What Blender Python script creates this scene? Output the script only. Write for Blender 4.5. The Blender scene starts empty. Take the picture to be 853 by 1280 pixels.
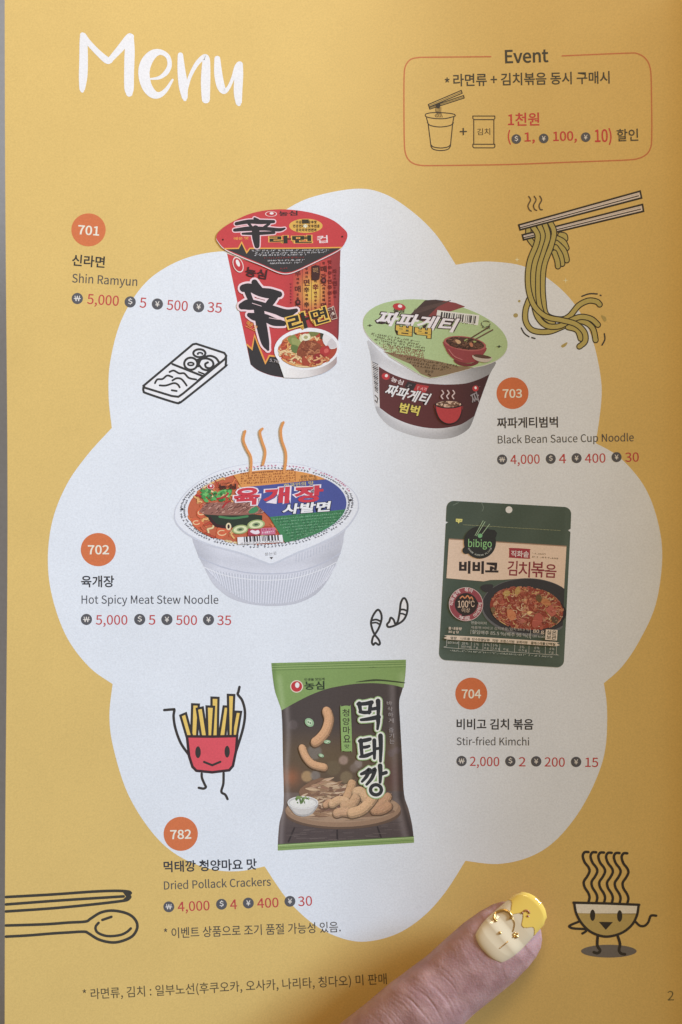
import bpy, bmesh, math, random
from mathutils import Vector, geometry, noise
C = bpy.context.scene.collection
SC = bpy.context.scene
rnd = random.Random(7)

# ------------------------------------------------------------------ camera, light, exposure
S, D, CX, CY = 0.0002, 0.256, 426.5, 640.0        # metres per print unit, camera height, page centre
cam = bpy.data.cameras.new('camera'); cam_o = bpy.data.objects.new('camera', cam); C.objects.link(cam_o)
cam_o.location = (0, 0, D); cam.lens = 36; cam.sensor_width = 36; cam.clip_start = 0.01; cam.clip_end = 20
cam.dof.use_dof = True; cam.dof.focus_distance = 0.253; cam.dof.aperture_fstop = 12.0
SC.camera = cam_o
SC.view_settings.view_transform = 'Standard'; SC.view_settings.look = 'None'
SC.view_settings.exposure = 0.0; SC.view_settings.gamma = 1.0
W = bpy.data.worlds.new('World'); SC.world = W; W.use_nodes = True
W.node_tree.nodes['Background'].inputs[0].default_value = (1.0, 0.755, 0.465, 1)
W.node_tree.nodes['Background'].inputs[1].default_value = 0.262

def area(name, loc, target, size, power, col):
    l = bpy.data.lights.new(name, 'AREA'); l.shape = 'RECTANGLE'; l.size, l.size_y = size
    l.energy = power; l.color = col
    o = bpy.data.objects.new(name, l); C.objects.link(o); o.location = loc
    o.rotation_euler = (Vector(target) - Vector(loc)).to_track_quat('-Z', 'Y').to_euler()
area('window_light', (2.56, 1.25, 0.98), (0, 0, 0), (1.1, 0.6), 170.0, (0.535, 0.71, 0.98))
area('cabin_light', (0.04, 0.48, 0.46), (0, 0, 0), (0.3, 0.2), 1.68, (1.0, 0.755, 0.465))

# ------------------------------------------------------------------ the page is a gently curved sheet
def sstep(a, b, x):
    t = min(1, max(0, (x - a) / (b - a))); return t * t * (3 - 2 * t)
def slope(x):
    return -0.125 + 0.035 * sstep(0, 380, x) + 0.315 * sstep(330, 690, x) + 0.03 * sstep(700, 835, x) + 0.16 * sstep(822, 880, x)
KN, X0 = 3.0, -81.0                                # the sheet is modelled in narrow strips; every ink shape is cut on the same strips
ZT = [0.0]
for i in range(1, 370): ZT.append(ZT[-1] + slope(X0 + KN * (i - 0.5)) * S * KN)
zm = min(ZT); ZT = [z - zm for z in ZT]
def zp(x):
    t = min(368.0, max(0.0, (x - X0) / KN)); i = min(367, int(t)); return ZT[i] + (ZT[i + 1] - ZT[i]) * (t - i)
def P(px, py, h=0.0):                              # page coordinates (print units) -> a point on, or h above, the sheet
    z = zp(px) + h; k = (D - z) / D * S
    return ((px - CX) * k, (CY - py) * k, z)

# ------------------------------------------------------------------ materials
def lin1(c):
    c /= 255.0
    return c / 12.92 if c <= 0.04045 else ((c + 0.055) / 1.055) ** 2.4
def lin(c):
    c = [lin1(x) / 0.92 for x in c[:3]]; y = 0.3 * c[0] + 0.55 * c[1] + 0.15 * c[2]      # a veil of haze put into the colour: greyed slightly, blacks lifted
    return tuple(min(0.88, (x + (y - x) * 0.10) * 0.985 + 0.012) for x in c)
def new_mat(name):
    m = bpy.data.materials.new(name); m.use_nodes = True
    return m, m.node_tree, m.node_tree.nodes['Principled BSDF']
def N(nt, kind, **kw):
    n = nt.nodes.new(kind)
    for k, v in kw.items(): setattr(n, k, v)
    return n
def paper_finish(nt, b, src, rough=0.42, spec=0.28, grain=0.07):
    """fibre grain in the tone, a fine bump and a satin coat of varnish"""
    tc = N(nt, 'ShaderNodeTexCoord')
    n1 = N(nt, 'ShaderNodeTexNoise'); n1.inputs['Scale'].default_value = 2600; n1.inputs['Detail'].default_value = 2
    n2 = N(nt, 'ShaderNodeTexNoise'); n2.inputs['Scale'].default_value = 60; n2.inputs['Detail'].default_value = 3
    for n in (n1, n2): nt.links.new(tc.outputs['Object'], n.inputs['Vector'])
    r1 = N(nt, 'ShaderNodeMapRange'); r1.inputs['From Min'].default_value = 0.25; r1.inputs['From Max'].default_value = 0.75
    r1.inputs['To Min'].default_value = 1 - grain; r1.inputs['To Max'].default_value = 1 + grain
    r2 = N(nt, 'ShaderNodeMapRange'); r2.inputs['From Min'].default_value = 0.3; r2.inputs['From Max'].default_value = 0.7
    r2.inputs['To Min'].default_value = 0.975; r2.inputs['To Max'].default_value = 1.02
    nt.links.new(n1.outputs['Fac'], r1.inputs['Value']); nt.links.new(n2.outputs['Fac'], r2.inputs['Value'])
    mu = N(nt, 'ShaderNodeMath', operation='MULTIPLY'); nt.links.new(r1.outputs[0], mu.inputs[0]); nt.links.new(r2.outputs[0], mu.inputs[1])
    vm = N(nt, 'ShaderNodeVectorMath', operation='SCALE'); nt.links.new(src, vm.inputs[0]); nt.links.new(mu.outputs[0], vm.inputs['Scale'])
    nt.links.new(vm.outputs[0], b.inputs['Base Color'])
    bp = N(nt, 'ShaderNodeBump'); bp.inputs['Strength'].default_value = 0.10; bp.inputs['Distance'].default_value = 0.00004
    nt.links.new(n1.outputs['Fac'], bp.inputs['Height']); nt.links.new(bp.outputs[0], b.inputs['Normal'])
    b.inputs['Roughness'].default_value = rough; b.inputs['Specular IOR Level'].default_value = spec
INK, nt, b = new_mat('printed_ink')
at = N(nt, 'ShaderNodeAttribute', attribute_name='ink'); paper_finish(nt, b, at.outputs['Color'])
def flat_paper(name, col, **kw):
    m, nt, b = new_mat(name)
    rgb = N(nt, 'ShaderNodeRGB'); rgb.outputs[0].default_value = (*(min(.88, lin1(x) / .92) for x in col), 1)
    paper_finish(nt, b, rgb.outputs[0], **kw); return m
YELLOW = flat_paper('yellow_printed_paper', (219, 187, 114))
EDGE = flat_paper('white_paper_edge', (225, 228, 225))
LINING = flat_paper('inner_leaf_paper', (214, 196, 130))
def plain(name, col, rough=0.5, spec=0.4, metal=0.0, sss=0.0):
    m, nt, b = new_mat(name); b.inputs['Base Color'].default_value = (*lin(col), 1)
    b.inputs['Roughness'].default_value = rough; b.inputs['Specular IOR Level'].default_value = spec; b.inputs['Metallic'].default_value = metal
    return m

# ------------------------------------------------------------------ scene helpers
def link(name, verts, faces, mats, parent=None, smooth=False):
    me = bpy.data.meshes.new(name); me.from_pydata(verts, [], faces); me.update()
    for m in (mats if isinstance(mats, (list, tuple)) else [mats]): me.materials.append(m)
    if smooth: me.polygons.foreach_set('use_smooth', [True] * len(me.polygons))
    o = bpy.data.objects.new(name, me); C.objects.link(o)
    if parent: o.parent = parent
    return o
def empty(name, loc=(0, 0, 0)):
    o = bpy.data.objects.new(name, None); C.objects.link(o); o.location = loc; o.empty_display_size = 0.02; return o

# ------------------------------------------------------------------ lettering: Latin outlines below, Hangul from Blender's own font
LATIN = 'ABCDEFGHIKLMNOPRSTVWXY abcdefghiklmnoprstuvwy0123456789,.()*+-:%[]$₩¥/'
OUTLINES = [   # advance, then closed outlines as x, y runs in thousandths of the type size
[608,[4,0,97,0,168,224,436,224,506,0,604,0,355,733,252,733],[191,297,227,410,300,658,304,658,378,410,413,297]],
[657,[101,0,334,0,426,9,503,34,561,77,599,137,612,215,605,270,585,315,553,350,512,375,463,390,463,395,521,430,558,485,570,554,558,622,524,673,471,707,401,727,318,733,101,733],[193,422,193,660,306,660,368,656,417,643,451,621,472,587,479,542,473,501,453,467,419,443,369,427,302,422],[193,74,193,350,321,350,391,345,447,330,488,304,513,267,521,218,512,165,487,125,446,96,390,79,321,74]],
[638,[377,-13,465,-1,539,35,602,92,551,151,502,106,446,78,381,68,304,82,240,121,193,183,163,267,153,369,164,470,195,552,243,614,307,652,384,665,442,656,492,632,534,596,584,656,533,700,465,733,383,746,278,729,188,680,119,602,74,497,58,366,74,235,118,130,186,52,274,4]],
[688,[101,0,288,0,408,16,504,63,573,139,615,242,629,369,615,497,572,598,503,672,406,718,284,733,101,733],[193,76,193,658,276,658,369,646,442,610,493,551,524,470,534,369,524,267,493,186,442,126,369,89,276,76]],
[589,[101,0,534,0,534,79,193,79,193,346,471,346,471,425,193,425,193,655,523,655,523,733,101,733]],
[552,[101,0,193,0,193,329,473,329,473,407,193,407,193,655,523,655,523,733,101,733]],
[689,[389,-13,481,-2,557,28,615,72,615,380,374,380,374,303,530,303,530,111,473,79,398,68,312,82,244,121,194,183,163,267,153,369,164,470,196,552,247,614,315,652,397,665,462,656,514,631,555,596,605,656,554,699,485,732,394,746,285,729,192,680,120,602,74,497,58,366,74,235,119,130,189,52,280,4]],
[728,[101,0,193,0,193,346,535,346,535,0,628,0,628,733,535,733,535,426,193,426,193,733,101,733]],
[293,[101,0,193,0,193,733,101,733]],
[646,[101,0,193,0,193,232,319,382,539,0,642,0,377,455,607,733,502,733,195,365,193,365,193,733,101,733]],
[543,[101,0,514,0,514,79,193,79,193,733,101,733]],
[812,[101,0,184,0,184,406,172,622,176,622,235,455,374,74,436,74,574,455,633,622,637,622,625,406,625,0,711,0,711,733,600,733,460,341,409,188,405,188,352,341,212,733,101,733]],
[723,[101,0,188,0,188,385,177,614,181,614,260,463,527,0,622,0,622,733,534,733,534,352,538,235,547,120,542,120,463,271,195,733,101,733]],
[742,[371,-13,474,4,561,54,627,133,669,239,684,369,669,498,627,603,561,681,474,729,371,746,268,729,181,681,115,603,73,498,58,369,73,239,115,133,181,54,268,4],[371,68,298,82,237,121,192,184,163,267,153,369,163,470,192,552,237,614,298,652,371,665,444,652,505,614,550,552,579,470,589,369,579,267,550,184,505,121,444,82]],
[633,[101,0,193,0,193,292,314,292,404,301,479,327,535,371,571,435,584,518,571,602,535,663,477,703,401,726,310,733,101,733],[193,367,193,658,298,658,368,654,422,640,461,614,484,574,492,518,485,462,462,419,425,390,371,373,302,367]],
[635,[193,385,193,658,316,658,379,654,428,640,464,615,487,578,494,528,487,476,464,436,428,408,379,391,316,385],[503,0,607,0,421,321,476,341,522,371,556,412,578,465,586,528,574,608,539,666,484,705,414,726,330,733,101,733,101,0,193,0,193,311,325,311]],
[596,[304,-13,389,-3,458,27,509,72,542,129,553,195,545,254,524,300,492,337,450,367,402,391,298,436,241,463,195,500,176,559,193,615,241,652,313,665,377,657,432,633,480,597,528,656,469,703,396,734,313,746,238,737,174,710,125,669,93,616,82,552,91,494,115,448,149,412,189,384,231,364,336,318,399,287,443,248,459,187,441,125,388,83,305,68,230,79,162,111,103,159,48,95,119,38,205,0]],
[599,[253,0,346,0,346,655,568,655,568,733,31,733,31,655,253,655]],
[575,[235,0,342,0,575,733,481,733,363,336,292,94,288,94,217,336,98,733,1,733]],
[878,[181,0,291,0,400,442,437,609,441,609,477,442,588,0,700,0,851,733,763,733,684,334,644,96,638,96,586,334,484,733,399,733,298,334,246,96,242,96,198,334,121,733,26,733]],
[573,[17,0,115,0,220,198,279,317,283,317,346,198,455,0,557,0,342,374,542,733,445,733,347,546,295,438,291,438,233,546,133,733,31,733,231,379]],
[531,[219,0,311,0,311,284,532,733,436,733,342,526,268,365,264,365,192,526,97,733,-1,733,219,284]],
[224],
[563,[217,-13,282,-2,342,26,397,65,400,65,408,0,483,0,483,334,476,409,455,471,419,517,366,547,295,557,212,546,139,519,82,486,117,423,164,451,219,472,280,481,326,473,358,453,378,422,389,385,392,344,269,324,175,295,110,256,71,205,59,141,67,87,88,44,122,13,166,-6],[243,61,194,70,160,97,147,147,155,186,181,219,227,246,296,268,392,283,392,132,341,93,293,69]],
[618,[331,-13,403,0,468,37,520,97,554,178,567,280,558,373,531,450,488,508,427,544,351,557,291,547,233,519,180,481,184,578,184,796,92,796,92,0,165,0,173,56,177,56,227,19,279,-5],[316,64,276,69,231,87,184,120,184,406,234,447,282,471,328,480,383,471,424,444,451,402,467,346,472,279,464,205,443,145,410,101,367,73]],
[510,[306,-13,370,-5,429,19,482,55,442,117,384,79,314,63,258,73,212,100,176,144,154,201,146,271,154,341,178,399,214,442,261,470,317,480,375,467,425,433,471,493,429,525,377,548,313,557,232,545,161,508,104,450,66,370,52,271,65,172,100,93,154,35,224,-1]],
[620,[277,-13,339,-2,395,25,442,64,445,64,453,0,528,0,528,796,436,796,436,587,441,494,394,528,345,549,288,557,216,544,152,507,100,448,66,368,53,271,63,172,93,93,139,35,201,-1],[297,64,245,73,203,99,172,142,153,200,147,272,155,341,177,399,211,442,254,470,304,480,370,467,436,423,436,138,391,97,345,72]],
[554,[312,-13,380,-6,439,14,490,42,458,103,394,71,322,60,264,69,216,93,178,133,153,186,142,250,508,250,512,302,503,388,476,459,431,512,371,545,295,557,222,544,156,507,102,448,65,369,52,271,65,173,102,94,158,35,229,-1],[141,315,154,374,178,421,212,456,252,477,297,484,344,477,381,456,409,422,426,375,432,315]],
[325,[33,469,107,469,107,0,198,0,198,469,313,469,313,543,198,543,198,629,206,688,232,724,275,736,305,732,336,721,356,792,314,804,265,809,207,801,163,778,132,741,113,691,107,630,107,543,33,538]],
[564,[275,-250,368,-240,444,-213,502,-172,538,-120,550,-62,542,-14,519,22,482,48,429,62,361,67,254,67,197,75,167,96,159,126,169,163,194,191,233,177,274,172,338,181,392,205,435,244,463,297,473,361,461,425,429,473,540,473,540,543,351,543,317,553,274,557,211,548,155,523,111,483,82,429,71,363,81,302,108,253,142,217,142,213,114,188,91,154,82,112,88,74,106,44,131,23,131,18,88,-17,60,-59,51,-105,62,-156,92,-196,139,-226,201,-244],[274,234,217,250,175,294,159,363,175,431,216,475,274,490,333,475,374,431,390,363,374,294,332,250],[288,-187,203,-175,150,-142,131,-92,144,-45,186,0,256,-8,350,-8,411,-15,447,-36,460,-77,439,-130,379,-171]],
[607,[92,0,184,0,184,394,234,440,281,468,332,477,391,462,424,415,435,332,435,0,526,0,526,344,520,419,500,479,468,522,421,548,360,557,292,545,232,512,180,466,184,578,184,796,92,796]],
[275,[92,0,184,0,184,543,92,543],[138,655,170,663,191,684,199,716,191,747,170,767,138,775,106,767,86,747,78,716,86,684,106,663]],
[552,[92,0,182,0,182,143,284,262,443,0,542,0,337,324,518,543,416,543,186,257,182,257,182,796,92,796]],
[284,[188,-13,241,-5,228,65,209,63,191,72,184,102,184,796,92,796,92,108,102,42,133,1]],
[926,[92,0,184,0,184,394,232,440,277,468,320,477,377,462,410,415,421,332,421,0,512,0,512,394,561,440,606,468,649,477,706,462,739,415,750,332,750,0,841,0,841,344,835,419,815,479,783,522,737,548,677,557,613,544,554,507,497,453,467,508,418,544,347,557,285,544,229,511,178,464,176,464,167,543,92,543]],
[610,[92,0,184,0,184,394,234,440,281,468,332,477,391,462,424,415,435,332,435,0,526,0,526,344,520,419,500,479,468,522,421,548,360,557,291,544,231,511,178,464,176,464,167,543,92,543]],
[606,[303,-13,380,-1,449,35,504,93,541,172,554,271,541,370,504,450,449,508,380,545,303,557,226,545,157,508,102,450,65,370,52,271,65,172,102,93,157,35,226,-1],[303,63,251,73,207,100,174,144,153,201,146,271,153,341,174,399,207,442,251,470,303,480,356,470,399,442,432,399,454,341,461,271,454,201,432,144,399,100,356,73]],
[620,[92,-229,184,-229,184,-45,181,50,256,3,331,-13,403,0,468,37,520,97,554,178,567,280,558,373,531,450,488,508,427,544,351,557,289,546,231,518,178,480,176,480,167,543,92,543],[316,64,255,76,184,120,184,406,234,447,282,471,328,480,383,471,424,444,451,402,467,346,472,279,464,205,443,145,410,101,367,73]],
[388,[92,0,184,0,184,349,225,423,273,463,320,475,373,466,390,545,364,554,332,557,274,543,221,504,178,444,176,444,167,543,92,543]],
[468,[234,-13,304,-5,359,18,399,53,423,97,431,148,421,202,396,242,358,272,314,294,266,313,209,336,166,365,149,407,160,447,193,475,250,486,316,472,373,438,417,495,370,526,313,548,249,557,184,549,132,528,94,494,70,452,62,403,71,354,96,316,132,287,174,264,220,246,279,222,325,189,344,143,332,100,297,70,237,58,177,66,125,89,76,123,32,62,90,23,159,-3]],
[377,[262,-13,314,-7,363,7,345,76,315,66,283,61,233,73,207,109,199,165,199,469,347,469,347,543,199,543,199,696,123,696,113,543,27,538,27,469,108,469,108,168,113,107,129,57,158,19,202,-5]],
[607,[251,-13,319,-1,377,33,430,85,433,85,440,0,516,0,516,543,425,543,425,158,376,106,329,76,278,66,220,81,186,128,176,210,176,543,84,543,84,199,90,124,110,64,143,22,189,-4]],
[521,[209,0,316,0,508,543,418,543,315,234,265,74,260,74,210,234,108,543,13,543]],
[802,[178,0,284,0,361,291,398,449,403,449,440,293,518,0,629,0,776,543,688,543,609,229,576,78,571,78,533,229,448,543,359,543,274,229,238,78,233,78,201,229,120,543,27,543]],
[521,[101,-234,160,-225,208,-198,247,-158,279,-106,304,-46,508,543,419,543,321,242,277,88,272,88,218,242,108,543,13,543,231,-1,219,-42,191,-102,151,-144,97,-159,55,-150,37,-223,66,-231]],
[555,[278,-13,355,2,418,48,466,124,496,231,506,369,496,506,466,611,418,686,355,731,278,746,201,731,137,686,90,611,60,506,50,369,60,231,90,124,137,48,201,2],[278,61,232,72,193,107,163,168,145,254,138,369,145,483,163,569,193,628,232,663,278,674,324,663,363,628,393,569,411,483,418,369,411,254,393,168,363,107,324,72]],
[555,[88,0,490,0,490,76,343,76,343,733,273,733,206,703,121,681,121,623,252,623,252,76,88,76]],
[555,[44,0,505,0,505,79,302,79,182,72,278,168,358,262,418,353,457,442,470,531,460,603,432,663,388,708,329,736,256,746,172,733,102,696,40,639,93,587,137,631,188,661,245,672,294,665,332,645,359,614,375,574,380,527,367,449,328,364,262,271,167,168,44,54]],
[555,[263,-13,338,-4,403,23,454,66,487,124,499,196,491,252,469,299,436,337,393,364,344,382,344,387,412,425,458,484,474,563,464,627,434,678,389,715,330,738,260,746,182,735,115,704,56,659,105,601,150,638,201,663,257,672,323,657,366,617,381,556,374,511,353,473,315,443,257,423,178,416,178,346,267,339,332,320,375,289,399,248,406,199,399,153,379,115,347,87,306,69,257,63,183,75,124,106,76,147,29,88,86,38,162,1]],
[555,[340,0,426,0,426,202,524,202,524,275,426,275,426,733,325,733,20,262,20,202,340,202],[340,275,115,275,282,525,341,633,345,633,340,500]],
[555,[262,-13,334,-2,400,29,453,81,489,150,502,238,491,325,459,390,411,436,350,463,281,472,222,464,171,443,190,655,466,655,466,733,110,733,86,391,135,360,193,392,257,403,308,396,350,374,382,340,402,294,409,236,401,177,379,129,345,93,303,71,253,63,178,75,119,104,73,144,27,84,85,37,161,1]],
[555,[301,-13,367,-2,425,30,471,80,501,146,512,225,503,308,476,372,433,418,377,446,308,455,250,444,192,414,142,367,153,486,181,572,222,629,273,661,331,671,395,656,447,615,499,671,453,710,396,736,327,746,244,732,170,689,110,613,71,501,56,350,68,219,102,118,154,45,222,2],[144,294,194,348,245,378,293,387,341,380,378,358,404,325,420,280,425,225,408,138,364,80,301,59,250,69,209,98,177,146,155,211]],
[555,[198,0,293,0,303,160,324,299,361,427,421,551,508,678,508,733,49,733,49,655,405,655,329,537,274,418,235,293,211,156]],
[555,[280,-13,356,-4,420,23,468,64,498,116,509,176,491,263,446,325,386,369,386,374,430,418,467,478,483,551,474,614,448,668,407,709,351,735,282,744,217,735,162,710,119,671,91,620,81,558,95,488,131,432,180,389,180,385,115,338,66,270,46,182,57,118,89,65,139,23,203,-4],[330,398,279,419,234,444,197,474,173,511,164,558,179,620,220,661,281,676,348,659,390,612,405,546,396,493,371,444],[281,55,202,73,147,120,127,190,140,256,176,312,228,356,288,331,341,304,384,272,412,231,422,179,404,114,355,71]],
[555,[235,-13,315,1,388,46,447,125,486,241,501,398,489,524,455,621,402,691,334,732,254,746,188,735,131,703,85,654,55,588,44,508,53,426,80,362,122,315,178,287,246,278,307,289,365,320,415,367,402,248,375,162,335,105,286,73,232,63,164,78,108,119,58,62,104,23,163,-3],[414,444,363,387,312,356,261,346,214,353,177,375,151,409,135,454,130,508,136,564,154,610,180,645,215,667,255,675,306,665,348,637,380,591,403,526]],
[278,[75,-190,153,-140,203,-69,221,19,212,77,185,113,144,126,110,118,85,96,75,62,84,28,109,6,142,-2,153,-1,140,-57,106,-102,53,-136]],
[278,[139,-13,172,-4,196,20,205,56,196,93,172,117,139,126,105,117,82,93,73,56,82,20,105,-4]],
[338,[239,-196,295,-171,224,-21,182,142,168,311,182,479,224,641,295,792,239,818,160,663,110,496,92,311,110,125,160,-42]],
[338,[99,-196,178,-42,228,125,246,311,228,496,178,663,99,818,42,792,114,641,157,479,171,311,157,142,114,-21,42,-171]],
[467,[154,471,234,566,312,471,356,502,292,607,401,653,384,704,270,676,260,796,206,796,196,675,82,704,65,653,173,607,110,502]],
[555,[241,116,314,116,314,335,518,335,518,403,314,403,314,622,241,622,241,403,38,403,38,335,241,335]],
[347,[46,245,302,245,302,315,46,315]],
[278,[139,390,172,399,196,423,205,460,196,496,172,521,139,530,105,521,82,496,73,460,82,423,105,399],[139,-13,172,-4,196,20,205,56,196,93,172,117,139,126,105,117,82,93,73,56,82,20,105,-4]],
[921,[205,284,261,294,307,323,342,371,364,436,372,517,364,597,342,661,307,707,261,736,205,746,149,736,103,707,69,661,47,597,39,517,47,436,69,371,103,323,149,294],[205,340,154,360,120,419,108,517,120,614,154,671,205,690,256,671,290,614,302,517,290,419,256,360],[226,-13,288,-13,693,746,631,746],[716,-13,772,-3,818,26,852,73,874,138,882,219,874,299,852,363,818,410,772,439,716,449,660,439,614,410,580,363,558,299,550,219,558,138,580,73,614,26,660,-3],[716,43,665,63,631,121,618,219,631,316,665,374,716,393,767,374,801,316,814,219,801,121,767,63]],
[338,[106,-170,304,-170,304,-118,174,-118,174,739,304,739,304,792,106,792]],
[338,[34,-170,233,-170,233,792,34,792,34,739,164,739,164,-118,34,-118]],
[555,[249,-123,315,-123,315,-10,374,6,422,34,458,74,480,125,488,184,455,298,378,367,285,415,208,465,175,542,189,599,228,636,288,650,341,643,384,621,424,587,473,641,430,680,378,709,315,724,315,836,249,836,249,723,195,708,150,681,116,642,95,594,87,537,119,434,197,369,289,320,367,264,399,178,385,117,343,77,273,63,209,73,151,100,101,137,58,74,112,34,178,4,249,-12]],
[555,[-17,339,62,339,108,0,202,0,247,339,309,339,355,0,453,0,496,339,569,339,569,386,502,386,544,713,465,713,434,386,361,386,321,668,240,668,201,386,130,386,98,713,12,713,56,385,-17,381],[253,386,257,416,275,599,280,599,298,417,302,386],[429,339,418,221,404,70,400,70,384,221,367,339],[194,339,178,221,163,70,158,70,146,221,134,339]],
[555,[232,0,322,0,322,178,505,178,505,230,322,230,322,302,505,302,505,355,345,355,529,713,436,713,349,521,281,370,276,370,209,521,122,713,26,713,208,355,51,355,51,302,232,302,232,230,51,230,51,178,232,178]],
[392,[11,-179,78,-179,377,794,311,794]],
]
GL = {}
for ch, row in zip(LATIN, OUTLINES):
    GL[ch] = (row[0] / 1000, [[(p[i] / 1000, p[i + 1] / 1000) for i in range(0, len(p), 2)] for p in row[1:]])
_gc = {}
def glyph(ch, bold):
    k = (ch, bold)
    if k in _gc: return _gc[k]
    if ch in GL:
        cu = bpy.data.curves.new('glyph', 'CURVE'); cu.dimensions = '2D'; cu.fill_mode = 'BOTH'
        for pts in GL[ch][1]:
            sp = cu.splines.new('POLY'); sp.points.add(len(pts) - 1); sp.use_cyclic_u = True
            for p, q in zip(sp.points, pts): p.co = (q[0], q[1], 0, 1)
        adv = GL[ch][0]
    else:
        cu = bpy.data.curves.new('glyph', 'FONT'); cu.body = ch; cu.size = 1; cu.resolution_u = 3; adv = 0.92
    cu.offset = bold
    o = bpy.data.objects.new('glyph', cu); C.objects.link(o)
    me = o.evaluated_get(bpy.context.evaluated_depsgraph_get()).to_mesh()
    r = ([(v.co.x, v.co.y) for v in me.vertices], [tuple(p.vertices) for p in me.polygons], adv)
    bpy.data.objects.remove(o); bpy.data.curves.remove(cu)
    _gc[k] = r; return r

# ------------------------------------------------------------------ printed artwork: flat ink shapes laid on the sheet
def arc(cx, cy, rx, ry, rot=0, a0=0, a1=360, n=48):
    o = []; r = math.radians(rot); cr, sr = math.cos(r), math.sin(r)
    for i in range(n + (0 if a1 - a0 == 360 else 1)):
        t = math.radians(a0 + (a1 - a0) * i / n); x, y = rx * math.cos(t), ry * math.sin(t)
        o.append((cx + x * cr - y * sr, cy + x * sr + y * cr))
    return o
def spline(pts, sub=5, closed=False):
    n = len(pts)
    if n < 3: return list(pts)
    k = len(pts[0]); o = []
    for i in range(n if closed else n - 1):
        g = (lambda j: pts[j % n]) if closed else (lambda j: pts[min(n - 1, max(0, j))])
        a, b, c, d = g(i - 1), g(i), g(i + 1), g(i + 2)
        for s in range(sub):
            t = s / sub
            o.append(tuple(0.5 * (2 * b[m] + (c[m] - a[m]) * t + (2 * a[m] - 5 * b[m] + 4 * c[m] - d[m]) * t * t + (3 * b[m] - a[m] - 3 * c[m] + d[m]) * t ** 3) for m in range(k)))
    if not closed: o.append(tuple(pts[-1]))
    return o
def mixc(a, b, t):
    t = min(1, max(0, t)); return tuple(a[i] + (b[i] - a[i]) * t for i in range(3))
def jit(c, d, r=rnd):
    k = r.uniform(-d, d); return tuple(min(255, max(0, x + k + r.uniform(-d, d) * 0.35)) for x in c)

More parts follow.
